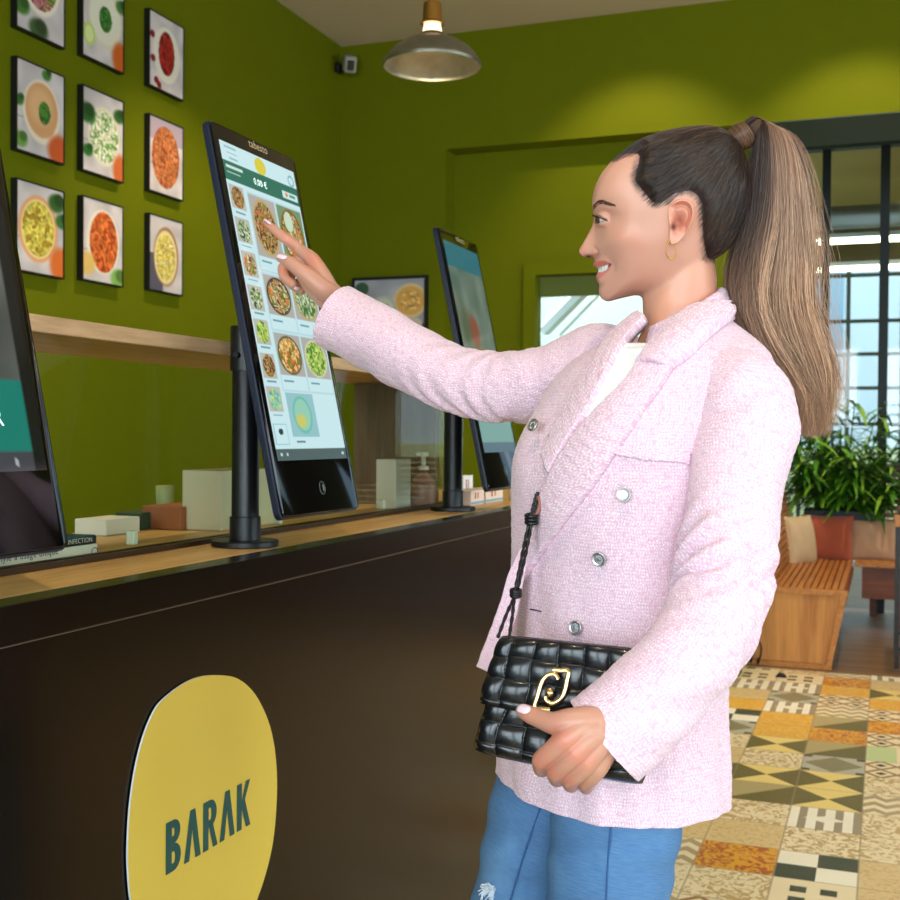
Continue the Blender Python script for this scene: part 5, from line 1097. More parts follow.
# soft vertical drape folds below the waist
u_ = np.linspace(0, 2*PI, NTt, endpoint=False)[None]; dn = sm(1.12, .85, hz_)*.6+.15; rad_ = TV-TV.mean(1, keepdims=True); rad_ /= np.linalg.norm(rad_, axis=2, keepdims=True)
TV += rad_*((.0035*np.sin(u_*9+hz_*6)+.0025*np.sin(u_*17-hz_*9))*dn)[..., None]
TV += rad_*(.0022*nz3(TV, 26, 1)+.0006*nz3(TV, 260, 2)+.0005*nz3(TV, 520, 3))[..., None]
arc = np.cumsum(np.linalg.norm(np.diff(np.concatenate([TV, TV[:, :1]], 1), axis=1), axis=2), axis=1); 
def tweed():
    m = mat('pink_tweed', (244, 214, 224), .95, sheen=.25); n = N(m); uv = n.new('ShaderNodeUVMap').outputs[0]
    d = n.new('ShaderNodeTexNoise'); n.link(uv, d.inputs['Vector']); d.inputs['Scale'].default_value = 60; d.inputs['Detail'].default_value = 2
    mx = n.new('ShaderNodeVectorMath', operation='MULTIPLY_ADD'); n.link(d.outputs['Color'], mx.inputs[0]); mx.inputs[1].default_value = (.006, .006, 0); n.link(uv, mx.inputs[2])
    sp = n.new('ShaderNodeSeparateXYZ'); n.link(mx.outputs[0], sp.inputs[0]); k = 500.
    X, Yy = n.mul(sp.outputs[0], k), n.mul(sp.outputs[1], k)
    # broken twill: rows of slanted short yarns flipping every few rows
    row = n.m_('FLOOR', n.mul(Yy, .5)); alt = n.m_('MODULO', row, 2.)
    sl = n.mul(n.sub(n.mul(alt, 2.), 1.), .3); xs_ = n.add(n.add(X, n.mul(Yy, sl)), n.mul(row, 1.13)); ys_ = n.fr(n.mul(Yy, .5))
    a1 = n.m_('SINE', n.mul(xs_, 3.1416)); b1 = n.m_('SINE', n.mul(ys_, 3.1416)); w = n.mul(n.m_('MULTIPLY_ADD', a1, .5, .5), b1)
    f1 = n.noise(uv, 420, 3); f2 = n.noise(uv, 38, 3); f3 = n.noise(uv, 160, 2)
    h = n.add(n.mul(w, .5), n.add(n.mul(f1, .7), n.mul(f3, .5)))
    c = n.mix(w, (228, 188, 206), (250, 226, 236)); c = n.mix(n.gt(f1, .6), c, (254, 246, 248)); c = n.mix(n.lt(f3, .4), c, (228, 184, 204)); c = n.mix(n.mul(f2, .3), c, (232, 192, 214)); n.base(c)
    n.bump(h, .75, .0014); return m
M['tweed'] = tweed()
def grid_faces(n, m, wrap=True, off=0):
    F = []
    for i in range(n-1):
        for j in range(m if wrap else m-1): j2 = (j+1) % m; F.append((off+i*m+j, off+i*m+j2, off+(i+1)*m+j2, off+(i+1)*m+j))
    return F
def garment(name, grid, mt, uvs, wrap=True, thick=0., parent=person):
    """grid: n x m x 3 surface (optionally with an inner lining so the edge has a thickness)"""
    n, m = grid.shape[:2]; g = G(); V = grid.reshape(-1, 3); F = grid_faces(n, m, wrap); uv = uvs.reshape(-1, 2)
    if thick:
        gi = np.roll(grid, -1, 1)-np.roll(grid, 1, 1); gj = np.gradient(grid, axis=0); nn = np.cross(gi, gj); nn /= np.linalg.norm(nn, axis=2, keepdims=True)+1e-12
        ctr = grid.mean(1, keepdims=True); 
        if ((grid-ctr)*nn).sum() < 0: nn = -nn
        inner = grid-nn*thick; o = n*m; V = np.concatenate([V, inner.reshape(-1, 3)]); F += [f[::-1] for f in grid_faces(n, m, wrap, o)]; uv = np.concatenate([uv, uv])
        for r0 in (0, n-1):
            for j in range(m if wrap else m-1): j2 = (j+1) % m; F.append((r0*m+j, r0*m+j2, o+r0*m+j2, o+r0*m+j))
    g.add(V.tolist(), F); return mk(name, g, mt, parent, smooth=True, uv=uv)
vl = np.concatenate([[0], np.cumsum(np.linalg.norm(np.diff(TV.mean(1), axis=0), axis=1))])
TUVs = np.stack([np.broadcast_to(u_*.155, TV.shape[:2]), np.broadcast_to(vl[:, None], TV.shape[:2])], -1)
def blazer_body():
    keepm = []; n, m = TV.shape[:2]; VOPEN = [(600,296),(672,296),(674,330),(657,349),(640,352),(616,352),(604,340),(596,320)]
    pp = np.array([proj(p)[:2] for p in TV.reshape(-1, 3)]); ins = inpoly(pp, VOPEN) & (((TV.reshape(-1, 3)-np.array(W(672, 330, 1.5)))@np.array(Fv)) > -.02)
    g = G(); o = n*m; nn = np.cross(np.roll(TV, -1, 1)-np.roll(TV, 1, 1), np.gradient(TV, axis=0)); nn /= np.linalg.norm(nn, axis=2, keepdims=True)+1e-12
    if ((TV-TV.mean(1, keepdims=True))*nn).sum() < 0: nn = -nn
    inner = TV-nn*.004; F = [f for f in grid_faces(n, m) if not ins[list(f)].any()]; from collections import Counter; ec = Counter()
    for f in F:
        for k in range(4): ec[(f[k], f[(k+1) % 4])] += 1
    E = [e for e in ec if (e[1], e[0]) not in ec]; F2 = [tuple(i+o for i in f[::-1]) for f in F]+[(a, o+a, o+b, b) for a, b in E]
    g.add(np.concatenate([TV.reshape(-1, 3), inner.reshape(-1, 3)]).tolist(), F+F2); mk('blazer_body', g, M['tweed'], person, smooth=True, uv=np.concatenate([TUVs.reshape(-1, 2)]*2))
blazer_body()
tb_f = grid_faces(len(TV), NTt); bt_ = BVHTree.FromPolygons(TV.reshape(-1, 3).tolist(), tb_f)
# ---------------------------------------------------------------- sleeves
def catmull(K, n):
    return interp_rings(K, n)
def sleeve(K, folds, n=230, m=150, thick=.0035, seed=1, roundcap=True):
    """K: (px,py,d,radius px) knots from shoulder to cuff; folds: (t, amp m, freq, side angle)"""
    Kx = interp_rings(K, n); P = np.array([np.array(W(a, b, c)) for a, b, c, r in Kx]); R_ = Kx[:, 3]/F_PX*Kx[:, 2]
    T = np.gradient(P, axis=0); T /= np.linalg.norm(T, axis=1, keepdims=True); view = np.array(Fw); out = []
    s = np.concatenate([[0], np.cumsum(np.linalg.norm(np.diff(P, axis=0), axis=1))]); th = np.linspace(0, 2*PI, m, endpoint=False)+PI/2
    U = np.cross(T, view); U /= np.linalg.norm(U, axis=1, keepdims=True); Wd = np.cross(U, T)     # U: across in the picture, Wd: along the view
    t = np.linspace(0, 1, n)[:, None]; Rm = R_[:, None]*np.ones((n, m))
    if roundcap: Rm = Rm*np.sqrt(np.clip(1-(1-np.minimum(t/.06, 1))**2, .02, 1))
    for (t0, wd, amp, freq, a0, slant) in folds:
        ph = (t+slant*np.sin(th[None]-a0)*.05); env_ = np.exp(-.5*((t-t0)/wd)**2)*(.35+.65*np.clip(np.cos(th[None]-a0), 0, 1)); 
        wv = np.sin(ph*freq*2*PI+seed); wv = np.sign(wv)*np.abs(wv)**.8; Rm += amp*env_*wv
    G_ = P[:, None]+U[:, None]*(np.cos(th)[None, :, None]*Rm[..., None])+Wd[:, None]*(np.sin(th)[None, :, None]*Rm[..., None])
    nr_ = G_-P[:, None]; nr_ /= np.linalg.norm(nr_, axis=2, keepdims=True)+1e-9
    G_ = G_+nr_*(.0022*nz3(G_, 34, seed)+.0006*nz3(G_, 260, seed+2)+.0005*nz3(G_, 520, seed+3))[..., None]
    uv = np.stack([np.broadcast_to(th[None]*.052, (n, m)), np.broadcast_to(s[:, None], (n, m))], -1); return G_, uv, P
# her left arm (near the camera)
LS = [(712,376,1.41,30),(728,384,1.38,40),(743,400,1.355,47.5),(747,424,1.338,49.5),(743,450,1.325,49),(736,490,1.31,47),(730,530,1.295,46.5),(726,565,1.282,46),(722,596,1.27,47),(706,632,1.252,47),(683,663,1.238,46.5),(655,694,1.23,47.5),(628,719,1.226,49.5),(604,740,1.226,51.5)]
FL = [(.52,.05,.006,15,PI*1.0,1.6),(.60,.045,.0055,17,PI*.8,2.2),(.57,.05,.003,13,-PI/2,2.4),(.68,.05,.0035,14,0.3,-1.5),(.84,.06,.0025,9,-1.2,1.5),(.22,.06,.002,9,-1.4,2.)]
GL, uvL, PL = sleeve(LS, FL, seed=1); garment('sleeve', GL, M['tweed'], uvL, thick=.0035)
RS_ = [(628,372,1.61,38),(612,370,1.635,44),(595,371,1.655,46),(575,376,1.67,42),(555,382,1.685,38.5),(530,386,1.70,36.5),(505,387,1.72,35),(480,384,1.74,33.5),(455,379,1.76,33),(430,368,1.785,33.5),(402,353,1.81,33.5),(376,338,1.833,33.5),(352,326,1.850,33),(335,317,1.862,33.5)]
FR = [(.52,.05,.0035,17,0.,1.6),(.62,.06,.0032,15,0.,2.),(.42,.05,.003,13,.3,-1.5),(.8,.08,.0018,9,.6,1)]
GR_, uvR, PR = sleeve(RS_, FR, seed=4); garment('sleeve', GR_, M['tweed'], uvR, thick=.0035)
# ---------------------------------------------------------------- pieces laid on the chest
def lay(px, py, off):
    r = ray(px, py); h = bt_.ray_cast(CAM, r.normalized()); 
    if h[0] is None:
        q = W(px, py, 1.47); h = bt_.find_nearest(q)
    p, n = h[0], h[1]
    if n.dot(CAM-p) < 0: n = -n
    return p, n, off
def smooth_arr(A, it=2):
    for _ in range(it):
        B = A.copy(); B[1:-1] = (A[:-2]+A[1:-1]*2+A[2:])/4; A = B; B = A.copy(); B[:, 1:-1] = (A[:, :-2]+A[:, 1:-1]*2+A[:, 2:])/4; A = B
    return A
def strip(name, L, R, mt, hfun, n=90, m=26, thick=.004, parent=person, spl=True, sm_it=4):
    """sheet between two picture curves, laid over the chest with height hfun(u across, v along)"""
    def rs(K, n):
        K = np.array(K, float); d = np.r_[0, np.cumsum(np.hypot(*np.diff(K, axis=0).T))]; 
        if spl and len(K) > 2:
            Q = interp_rings(K, 300); d = np.r_[0, np.cumsum(np.hypot(*np.diff(Q, axis=0).T))]; K = Q
        t = np.linspace(0, d[-1], n); return np.stack([np.interp(t, d, K[:, k]) for k in range(2)], 1)
    A, B = rs(L, n), rs(R, n); P = np.zeros((n, m, 3)); NN_ = np.zeros((n, m, 3))
    for i in range(n):
        for j in range(m):
            u = j/(m-1); q = A[i]*(1-u)+B[i]*u; p, nn, _ = lay(q[0], q[1], 0); P[i, j] = p; NN_[i, j] = nn
    P = smooth_arr(P, sm_it); NN_ = smooth_arr(NN_, 8); NN_ /= np.linalg.norm(NN_, axis=2, keepdims=True)
    Hh = np.array([[hfun(j/(m-1), i/(n-1)) for j in range(m)] for i in range(n)])
    top = P+NN_*Hh[..., None]; top += NN_*(.0006*nz3(top, 260, 5)+.0005*nz3(top, 520, 6)+.0010*nz3(top, 40, 7))[..., None]*(1 if mt is M.get('tweed') else .2)
    bot = P+NN_*(np.maximum(Hh-thick, -.003))[..., None]
    g = G(); V = np.concatenate([top.reshape(-1, 3), bot.reshape(-1, 3)]); F = grid_faces(n, m, False)+[f[::-1] for f in grid_faces(n, m, False, n*m)]; o = n*m
    edge = [(0, j) for j in range(m)]+[(i, m-1) for i in range(1, n)]+[(n-1, j) for j in range(m-2, -1, -1)]+[(i, 0) for i in range(n-2, 0, -1)]
    for k in range(len(edge)): a = edge[k][0]*m+edge[k][1]; b = edge[(k+1) % len(edge)]; b = b[0]*m+b[1]; F.append((a, b, o+b, o+a))
    wpx = np.hypot(*(B-A).T).mean()*.00125; lpx = np.hypot(*np.diff(A, axis=0).T).sum()*.0013
    uv = np.stack(np.meshgrid(np.linspace(0, wpx, m), np.linspace(0, lpx, n)), -1).reshape(-1, 2)
    g.add(V.tolist(), F); return mk(name, g, mt, parent, smooth=True, uv=np.concatenate([uv, uv]))
M['tee'] = noisy('white_cotton', (248, 249, 252), (244, 245, 250), 30, .9, .1, 900, .0005)
ed_ = lambda u, k=.12: min(1, min(u, 1-u)/k)**.5
strip('t_shirt', [(618,345),(610,366),(600,388),(590,404),(582,414)], [(660,345),(646,364),(628,388),(606,412),(592,422)], M['tee'], lambda u, v: .0035, n=50, m=30, thick=.003)
strip('t_shirt_collar', [(621,349),(636,350),(656,346)], [(620.5,356),(636,357),(655,353)], M['tee'], lambda u, v: .0045+.0012*math.sin(PI*u), n=30, m=8, thick=.004)
# far lapel
strip('lapel', [(641,314),(624,325),(606,345),(592,370),(580,392),(568,412),(556,434),(547,456)], [(648,322),(633,338),(621,356),(609,378),(599,398),(587,420),(572,442),(554,474)], M['tweed'], lambda u, v: .003+(.007+.0015*math.sin(PI*u))*ed_(u, .05), n=80, m=36, thick=.006)
# shadow gap with the bag strap under the far lapel
# near lapel: roll edge on the left, peak on the right
strip('lapel', [(640,366),(625,386),(604,407),(582,431),(562,459),(547,490),(536,522),(527,552),(520,586)], [(677,364),(662,388),(643,414),(628,437),(610,464),(592,490),(573,514),(552,542),(526,580)], M['tweed'], lambda u, v: .003+(.0075+.002*math.sin(PI*u))*ed_(u, .04)*(1-.25*v), n=130, m=50, thick=.0075)
# collar wrapping the neck
def collar():
    n, m = 120, 26; P = np.zeros((n, m, 3)); ph = np.linspace(-2.15, 2.25, n)
    for i, p in enumerate(ph):
        c = math.cos(p); top = 295+(1-c)*21+(0 if p < 0 else 0); cx, rx, ry = 681+(1-c)*-1, 38, 49
        x0, l0 = cx+rx*c, ry*math.sin(p)
        for j in range(m):
            u = j/(m-1)
            if u < .3: w = u/.3; x, y, l = x0-1.5*(1-w), top+16*(1-w), l0*(1-.03*(1-w))
            elif u < .42: w = (u-.3)/.12; a = w*PI; x, y, l = x0+(3.2*(1-math.cos(a)))*c, top-2.6*math.sin(a), l0+(3.2*(1-math.cos(a)))*math.sin(p)
            else: w = (u-.42)/.58; x, y, l = x0+(6.4+9*w)*c, top+27*w, l0+(6.4+9.*w)*math.sin(p)
            P[i, j] = np.array(H(x, y, l))
    uv = np.stack(np.meshgrid(np.linspace(0, .09, m), np.linspace(0, .36, n)), -1)
    # solid sheet
    gi = np.gradient(P, axis=1); gj = np.gradient(P, axis=0); nn = np.cross(gi, gj); nn /= np.linalg.norm(nn, axis=2, keepdims=True)+1e-9
    P += nn*(.0006*nz3(P, 260, 5)+.0008*nz3(P, 60, 9))[..., None]; Q = P-nn*.0025; g = G(); F = grid_faces(n, m, False)+[f[::-1] for f in grid_faces(n, m, False, n*m)]; o = n*m
    edge = [(0, j) for j in range(m)]+[(i, m-1) for i in range(1, n)]+[(n-1, j) for j in range(m-2, -1, -1)]+[(i, 0) for i in range(n-2, 0, -1)]
    for k in range(len(edge)): a = edge[k][0]*m+edge[k][1]; b = edge[(k+1) % len(edge)]; b = b[0]*m+b[1]; F.append((a, b, o+b, o+a))
    g.add(np.concatenate([P.reshape(-1, 3), Q.reshape(-1, 3)]).tolist(), F); mk('collar', g, M['tweed'], person, smooth=True, uv=np.concatenate([uv.reshape(-1, 2)]*2))
collar()
strip('collar_front', [(716,303),(700,308),(684,318),(668,332),(654,346),(638,368)], [(731,322),(717,332),(703,345),(691,357),(682,364),(671,371)], M['tweed'], lambda u, v: .004+(.010+.006*math.sin(PI*u))*ed_(u, .07)+.004*(1-v)*(1-u), n=80, m=36, thick=.009)
# welt pocket and buttonhole
strip('pocket', [(615,446),(650,450),(689,452)], [(614.5,454),(650,460),(689,463)], M['tweed'], lambda u, v: .006, n=40, m=8, thick=.007)
strip('buttonhole', [(530.5,608.5),(536,609.5),(541.5,611)], [(530.5,609.8),(536,610.8),(541.5,612.2)], mat('dark_thread', (60, 44, 60), .8), lambda u, v: .0012, n=8, m=4, thick=.002)
# dark strip drawing in the shade and strap between far lapel and panel
strip('shade_strap_strip', [(581,388),(568,409),(551,438)], [(583,390),(571,411),(555,440)], mat('shade_and_strap', (40, 34, 38), .6), lambda u, v: .006, n=20, m=4, thick=.003)
M['silver'] = mat('antique_silver', (196, 196, 200), .38, 1.)
def button(px, py, r=7.2, off=.006):
    p, n, _ = lay(px, py, 0); n = (n+(CAM-p).normalized()*.15).normalized(); q = n.to_track_quat('Z', 'Y').to_matrix(); R_ = r/F_PX*1.38; g = G()
    g.lathe([(.0005, 0), (R_*.97, 0), (R_, .0015), (R_*.97, .0032), (R_*.86, .0034), (R_*.8, .0026), (R_*.5, .0028), (.0005, .0032)], 36, cap=False)
    for k in range(12): a = 2*PI*k/12; g.tube([(R_*.3*math.cos(a), R_*.3*math.sin(a), .0028), (R_*.62*math.cos(a+.5), R_*.62*math.sin(a+.5), .003)], .0005, 5)
    g.v = [tuple(p+n*off+q @ Vector(v)) for v in g.v]; mk('button', g, M['silver'], person, smooth=True)
for x, y, o_ in ((543,432,.017),(625,495,.005),(601,558,.005),(578,628,.005)): button(x, y, off=o_)
# ================================================================ HANDS
def capsule_chain(g, K, n=20, sub=6, flat=None):
    """K: list of (px,py,d,r) or (Vector,r); smooth tapering tube with rounded ends"""
    P = [(np.array(W(*k[:3])), k[3]) if len(k) == 4 else (np.array(k[0]), k[1]) for k in K]
    A = np.array([list(p)+[r] for p, r in P]); m = (len(A)-1)*sub+1; Q = interp_rings(A, m)
    lin_ = np.stack([np.interp(np.linspace(0, len(A)-1, m), range(len(A)), A[:, k]) for k in range(4)], 1); Q = Q*.55+lin_*.45
    t0 = Q[1, :3]-Q[0, :3]; t0 /= np.linalg.norm(t0); t1 = Q[-1, :3]-Q[-2, :3]; t1 /= np.linalg.norm(t1)
    st = [np.r_[Q[0, :3]-t0*Q[0, 3]*math.sin(a), Q[0, 3]*max(math.cos(a), .05)] for a in (1.5, 1.2, .8, .4)]; en = [np.r_[Q[-1, :3]+t1*Q[-1, 3]*math.sin(a), Q[-1, 3]*max(math.cos(a), .05)] for a in (.4, .8, 1.2, 1.5)]
    Q = np.array(st+list(Q)+en); g.tube([Vector(q[:3]) for q in Q], list(Q[:, 3]), n)
def kio(px, py):
    r = ray(px, py); o = kpt(0, 0, .004); return CAM + r*((o-CAM).dot(VN)/r.dot(VN))
tipd = (kio(263, 221)-CAM).dot(Fw); print('fingertip depth', tipd)
hg = G()
wr = 1.905; dt = tipd
Kr = [[(368,330,1.86,.022),(350,313,1.875,.022),(337,301,1.89,.0215),(328,292,1.897,.020)],
      [(333,297,1.893,.017),(321,275,1.905,.0155),(312,259.5,1.915,.0125),(299,249,1.93,.0098),(287,239.8,dt-.022,.0090),(275,230.5,dt-.013,.0080),(265.8,223.2,dt-.006,.0066)],
      [(333,299,1.895,.018),(320,281,1.912,.015),(308,265,1.925,.0115),(294,262,1.937,.0100),(283,268,1.94,.0095),(285,278,1.928,.0086),(293,284.5,1.915,.0074)],
      [(334,301,1.90,.018),(322,287,1.93,.014),(310,272,1.945,.0110),(297,270,1.955,.0098),(289,276,1.957,.0092),(293,285,1.945,.0084),(301,290,1.932,.0074)],
      [(335,303,1.905,.016),(325,293,1.94,.013),(314,281,1.96,.0100),(303,280,1.968,.0088),(297,285,1.968,.0080),(301,291,1.958,.0070)],
      [(334,299,1.883,.019),(322,289,1.872,.0175),(310,278.5,1.868,.0150),(299.5,270,1.868,.0120),(289,262,1.873,.0102),(280.5,257.6,1.880,.0080)],
      [(330,300,1.888,.0205),(315,287,1.892,.0185),(306,276,1.897,.0150),(301,270,1.905,.0115)]]
for k in Kr: capsule_chain(hg, k)
RHV, RHF = remeshed(hg, .0008); RHV = laplace(RHV, RHF, np.ones(len(RHV))*.9, 9)
lg_ = G()
Kl = [[(660,690,1.238,.025),(640,700,1.226,.0245),(620,715,1.208,.0235),(604,727,1.196,.0205)],
      [(604,722,1.196,.016),(584,727,1.185,.0145),(566,740,1.181,.0128),(553,750,1.187,.0108),(541,760,1.200,.0094),(541.5,769,1.230,.0086),(547,768,1.262,.0076)],
      [(606,727,1.196,.017),(590,738,1.183,.0148),(576,753,1.179,.0124),(564.5,764,1.187,.0105),(555.5,772.5,1.201,.0095),(557,779,1.235,.0087),(562,776,1.262,.0076)],
      [(608,732,1.197,.017),(598,746,1.186,.0145),(587,762,1.182,.0120),(577.5,773,1.190,.0103),(570,780,1.204,.0092),(571,785,1.236,.0083),(576,782,1.26,.0072)],
      [(610,736,1.199,.015),(605,751,1.191,.0128),(598,767,1.187,.0108),(591.5,776,1.194,.0096),(586,782,1.205,.0086),(586,787,1.225,.0080),(589,784,1.245,.0072)],
      [(604,722,1.197,.016),(586,721,1.188,.0155),(568,722,1.188,.0138),(554,723.5,1.193,.0118),(542,719.5,1.203,.0101),(531,715,1.213,.0095),(523,711,1.221,.0078)],
      [(590,730,1.186,.016),(576,731,1.183,.0135),(566,732,1.185,.0115)]]
for k in Kl: capsule_chain(lg_, k)
LHV, LHF = remeshed(lg_, .0008); LHV = laplace(LHV, LHF, np.ones(len(LHV))*.9, 6)
def handcols(Vv, spots):
    c = np.ones((len(Vv), 3))*np.array([200, 145, 122.])
    for px, py, d, r, cl, am in spots:
        p = np.array(W(px, py, d)); m = (am*np.exp(-.5*(np.linalg.norm(Vv-p, axis=1)/r)**2))[:, None]; c = c*(1-m)+np.array(cl, float)*m
    return srgb2lin(c)
pk = (218, 128, 106)
RHC = handcols(RHV, [(312,259,1.9,.012,pk,.45),(288,241,1.92,.01,pk,.35),(265,222,dt,.009,pk,.5),(283,270,1.93,.012,pk,.45),(300,270,1.89,.006,(170,80,64),.5)])
LHC = handcols(LHV, [(566,740,1.17,.008,pk,.5),(576,753,1.17,.008,pk,.5),(587,762,1.17,.008,pk,.45),(541,762,1.19,.011,pk,.55),(556,773,1.19,.009,pk,.45),(570,781,1.19,.008,pk,.45),(524,709,1.21,.01,pk,.4),(556,735,1.18,.008,(180,96,76),.4)])
for Vv, Ff, Cc in ((RHV, RHF, RHC), (LHV, LHF, LHC)):
    body.add(Vv.tolist(), Ff); BCOL.append(Cc)
M['nail'] = mat('lilac_pearl_nail', (238, 214, 226), .18, coat=.6)
def nail(p0, p1, out, w, name='fingernail'):
    """p0 root, p1 free edge (world), out: outward direction"""
    p0, p1, out = Vector(p0), Vector(p1), Vector(out).normalized(); t = (p1-p0); L = t.length; t.normalize(); out = (out-t*out.dot(t)).normalized(); s = t.cross(out); g = G(); n, m = 12, 9; V = []
    for layer in (1, 0):
        for i in range(n):
            for j in range(m):
                u = i/(n-1); v = 2*j/(m-1)-1; ww = w*(math.sqrt(max(0, 1-((.35-u)/.35)**2)) if u < .35 else (math.sqrt(max(0, 1-((u-.7)/.32)**2)) if u > .7 else 1)); ww = max(ww, .0004)
                V.append(p0+t*(L*u)+s*(v*ww)+out*((1-v*v)*w*.38*(ww/w)+.0006*layer+.0012*math.sin(PI*u)*.5))
    F = grid_faces(n, m, False)+[f[::-1] for f in grid_faces(n, m, False, n*m)]; edge = [(0, j) for j in range(m)]+[(i, m-1) for i in range(1, n)]+[(n-1, j) for j in range(m-2, -1, -1)]+[(i, 0) for i in range(n-2, 0, -1)]
    for k in range(len(edge)): a = edge[k][0]*m+edge[k][1]; b = edge[(k+1) % len(edge)]; b = b[0]*m+b[1]; F.append((a, b, n*m+b, n*m+a))
    g.add(V, F); mk(name, g, M['nail'], person, smooth=True)
def skinpt(Vb, px, py):
    r = ray(px, py).normalized(); h = Vb.ray_cast(CAM, r); 
    if h[0] is None: h = Vb.find_nearest(W(px, py, 1.2 if px > 450 else 1.9))
    n = h[1] if h[1].dot(CAM-h[0]) > 0 else -h[1]; return h[0], n
bR, bL = BVHTree.FromPolygons(RHV.tolist(), RHF), BVHTree.FromPolygons(LHV.tolist(), LHF)
a, n1 = skinpt(bL, 530, 711.6); b, n2 = skinpt(bL, 520.5, 708.2); nail(a+n1*.0002, b+n1*.0004+(b-a)*.22, n1+Up*.35, .0058)
a, n1 = skinpt(bR, 286.5, 258.5); b, n2 = skinpt(bR, 279.5, 256.2); nail(a+n1*.0002, b+n1*.0004+(b-a)*.3, n1+Up*.5, .0056)
a, n1 = skinpt(bR, 271, 225.2); b, n2 = skinpt(bR, 265.5, 221.3); nail(a+Up*.001, b+(b-a)*.35+Up*.0008, n1*.25+Up, .0036)
a, n1 = skinpt(bR, 294.5, 287); b, n2 = skinpt(bR, 299, 289.5); nail(a, b, n1-Up*.5, .004)
# ================================================================ HANDBAG
BQ = [W(503,636,1.325), W(656,652,1.265), W(466,752,1.305), W(642,788,1.243)]   # tl tr bl br
tl, tr, bl, br = [np.array(q) for q in BQ]
nrm = np.cross(tr-tl, bl-tl); nrm /= np.linalg.norm(nrm); nrm = nrm if nrm@np.array(Fw) < 0 else -nrm       # towards camera
def weave(u, v, nu, nv):
    """woven leather: pillows running alternately across and down"""
    U, V_ = u*nu, v*nv; iu, iv = np.floor(U), np.floor(V_); fu, fv = U-iu, V_-iv; al = (iu+iv) % 2
    a = np.sin(PI*np.clip(fu, 0, 1)); b = np.sin(PI*np.clip(fv, 0, 1))
    hor = (b**.35)*(.62+.38*a**.8); ver = (a**.35)*(.62+.38*b**.8); return np.where(al > .5, hor, ver)
def bagpt(u, v): 
    u, v = u[..., None], v[..., None]; return (tl*(1-u)+tr*u)*(1-v)+(bl*(1-u)+br*u)*v
M['leather'] = mat('black_leather', (14, 16, 20), .26, spec=.6, coat=.15)
bag = thing('handbag', W(560, 780, 1.27), 'small black woven leather shoulder bag with gold clasp held against the pink blazer', 'bag')
bag['_o'] = list(bag.location)
def pillow(u0, u1, v0, v1, front, back, nu, nv, uo, vo, name, n=200, m=260, ex=13., amp=.0034):
    vv, uu = np.meshgrid(np.linspace(0, 1, n), np.linspace(0, 1, m), indexing='ij'); a, b = 2*uu-1, 2*vv-1
    sh = np.clip(1-np.abs(a)**ex, 0, 1)**.5*np.clip(1-np.abs(b)**ex, 0, 1)**.5; u, v = u0+(u1-u0)*uu, v0+(v1-v0)*vv
    wob = .012*np.sin(v*9+u*3); hgt = weave(u+wob+uo, v+.5*wob+vo, nu, nv); mid = (front+back)/2; hf = (front-back)/2
    u = u0+(u1-u0)*(a*(1-.03*np.abs(b)**7)*(1-.012*(1-np.abs(np.sin(PI*(v*nv+vo))))*np.abs(a)**3)+1)/2; v = v0+(v1-v0)*(b*(1-.05*np.abs(a)**7)+1)/2; P = bagpt(u, v); Fp = P+nrm*(mid+(hf+amp*(hgt-.5))*sh+.003*np.sin(u*5+v*4)*sh)[..., None]; Bp = P+nrm*(mid-hf*sh)[..., None]
    g = G(); F = grid_faces(n, m, False)+[f[::-1] for f in grid_faces(n, m, False, n*m)]; g.add(np.concatenate([Fp.reshape(-1, 3), Bp.reshape(-1, 3)]).tolist(), F)
    bm_o = mk(name, g, M['leather'], bag, smooth=True); bm = bmesh.new(); bm.from_mesh(bm_o.data); bmesh.ops.remove_doubles(bm, verts=bm.verts[:], dist=.00003); bm.to_mesh(bm_o.data); bm.free(); return bm_o
pillow(0.0, 1.0, .03, 1.0, .004, -.046, 6.4, 5.6, .0, .35, 'bag_body', amp=.006)
pillow(-.012, 1.01, -.01, .60, .018, -.002, 6.4, 5.6, .04, .0, 'flap', amp=.006)
M['goldb'] = mat('polished_gold', (236, 200, 136), .2, 1.)
def onbag(cx, cy, off):   # crop5 coordinates -> picture -> bag plane
    px, py = 460+cx/4.285, 600+cy/4.285; r = ray(px, py); o = Vector(tl)+Vector(nrm)*off; return CAM+r*((o-CAM).dot(Vector(nrm))/r.dot(Vector(nrm)))
def flatbar(pts, w, off, g, th=.0028):
    P = [onbag(x, y, off) for x, y in pts]; K = interp_rings(np.array([list(p)+[0] for p in P]), len(P)*6)[:, :3]; n_ = len(K); N_ = Vector(nrm); V = []
    for i in range(n_):
        t = Vector(K[min(i+1, n_-1)]-K[max(i-1, 0)]).normalized(); s = t.cross(N_).normalized()
        for a, b in ((-w, 0), (-w, th*.7), (-w*.6, th), (w*.6, th), (w, th*.7), (w, 0)): V.append(Vector(K[i])+s*a+N_*b)
    F = [(i*6+j, i*6+(j+1) % 6, (i+1)*6+(j+1) % 6, (i+1)*6+j) for i in range(n_-1) for j in range(6)]+[tuple(range(6))[::-1], tuple(range((n_-1)*6, n_*6))]; g.add(V, F)
cg = G(); flatbar([(400,300),(432,302),(464,305),(458,345),(450,385),(436,418),(412,438),(388,442),(370,430),(366,415)], .0026, .0215, cg)
flatbar([(388,470),(352,468),(320,463),(332,412),(346,362),(364,332),(388,318),(410,322),(422,342)], .0026, .0225, cg)
mk('clasp', cg, M['goldb'], bag, angle=40); cg = G(); c0 = onbag(384, 397, .0205); q = Vector(nrm).to_track_quat('Z', 'Y').to_matrix(); cg.lathe([(.0005, .0), (.0052, 0), (.0052, .002), (.004, .0036), (.0005, .0038)], 28, cap=False); cg.v = [tuple(c0+q @ Vector(v)) for v in cg.v]; mk('clasp_stud', cg, M['goldb'], bag, smooth=True)
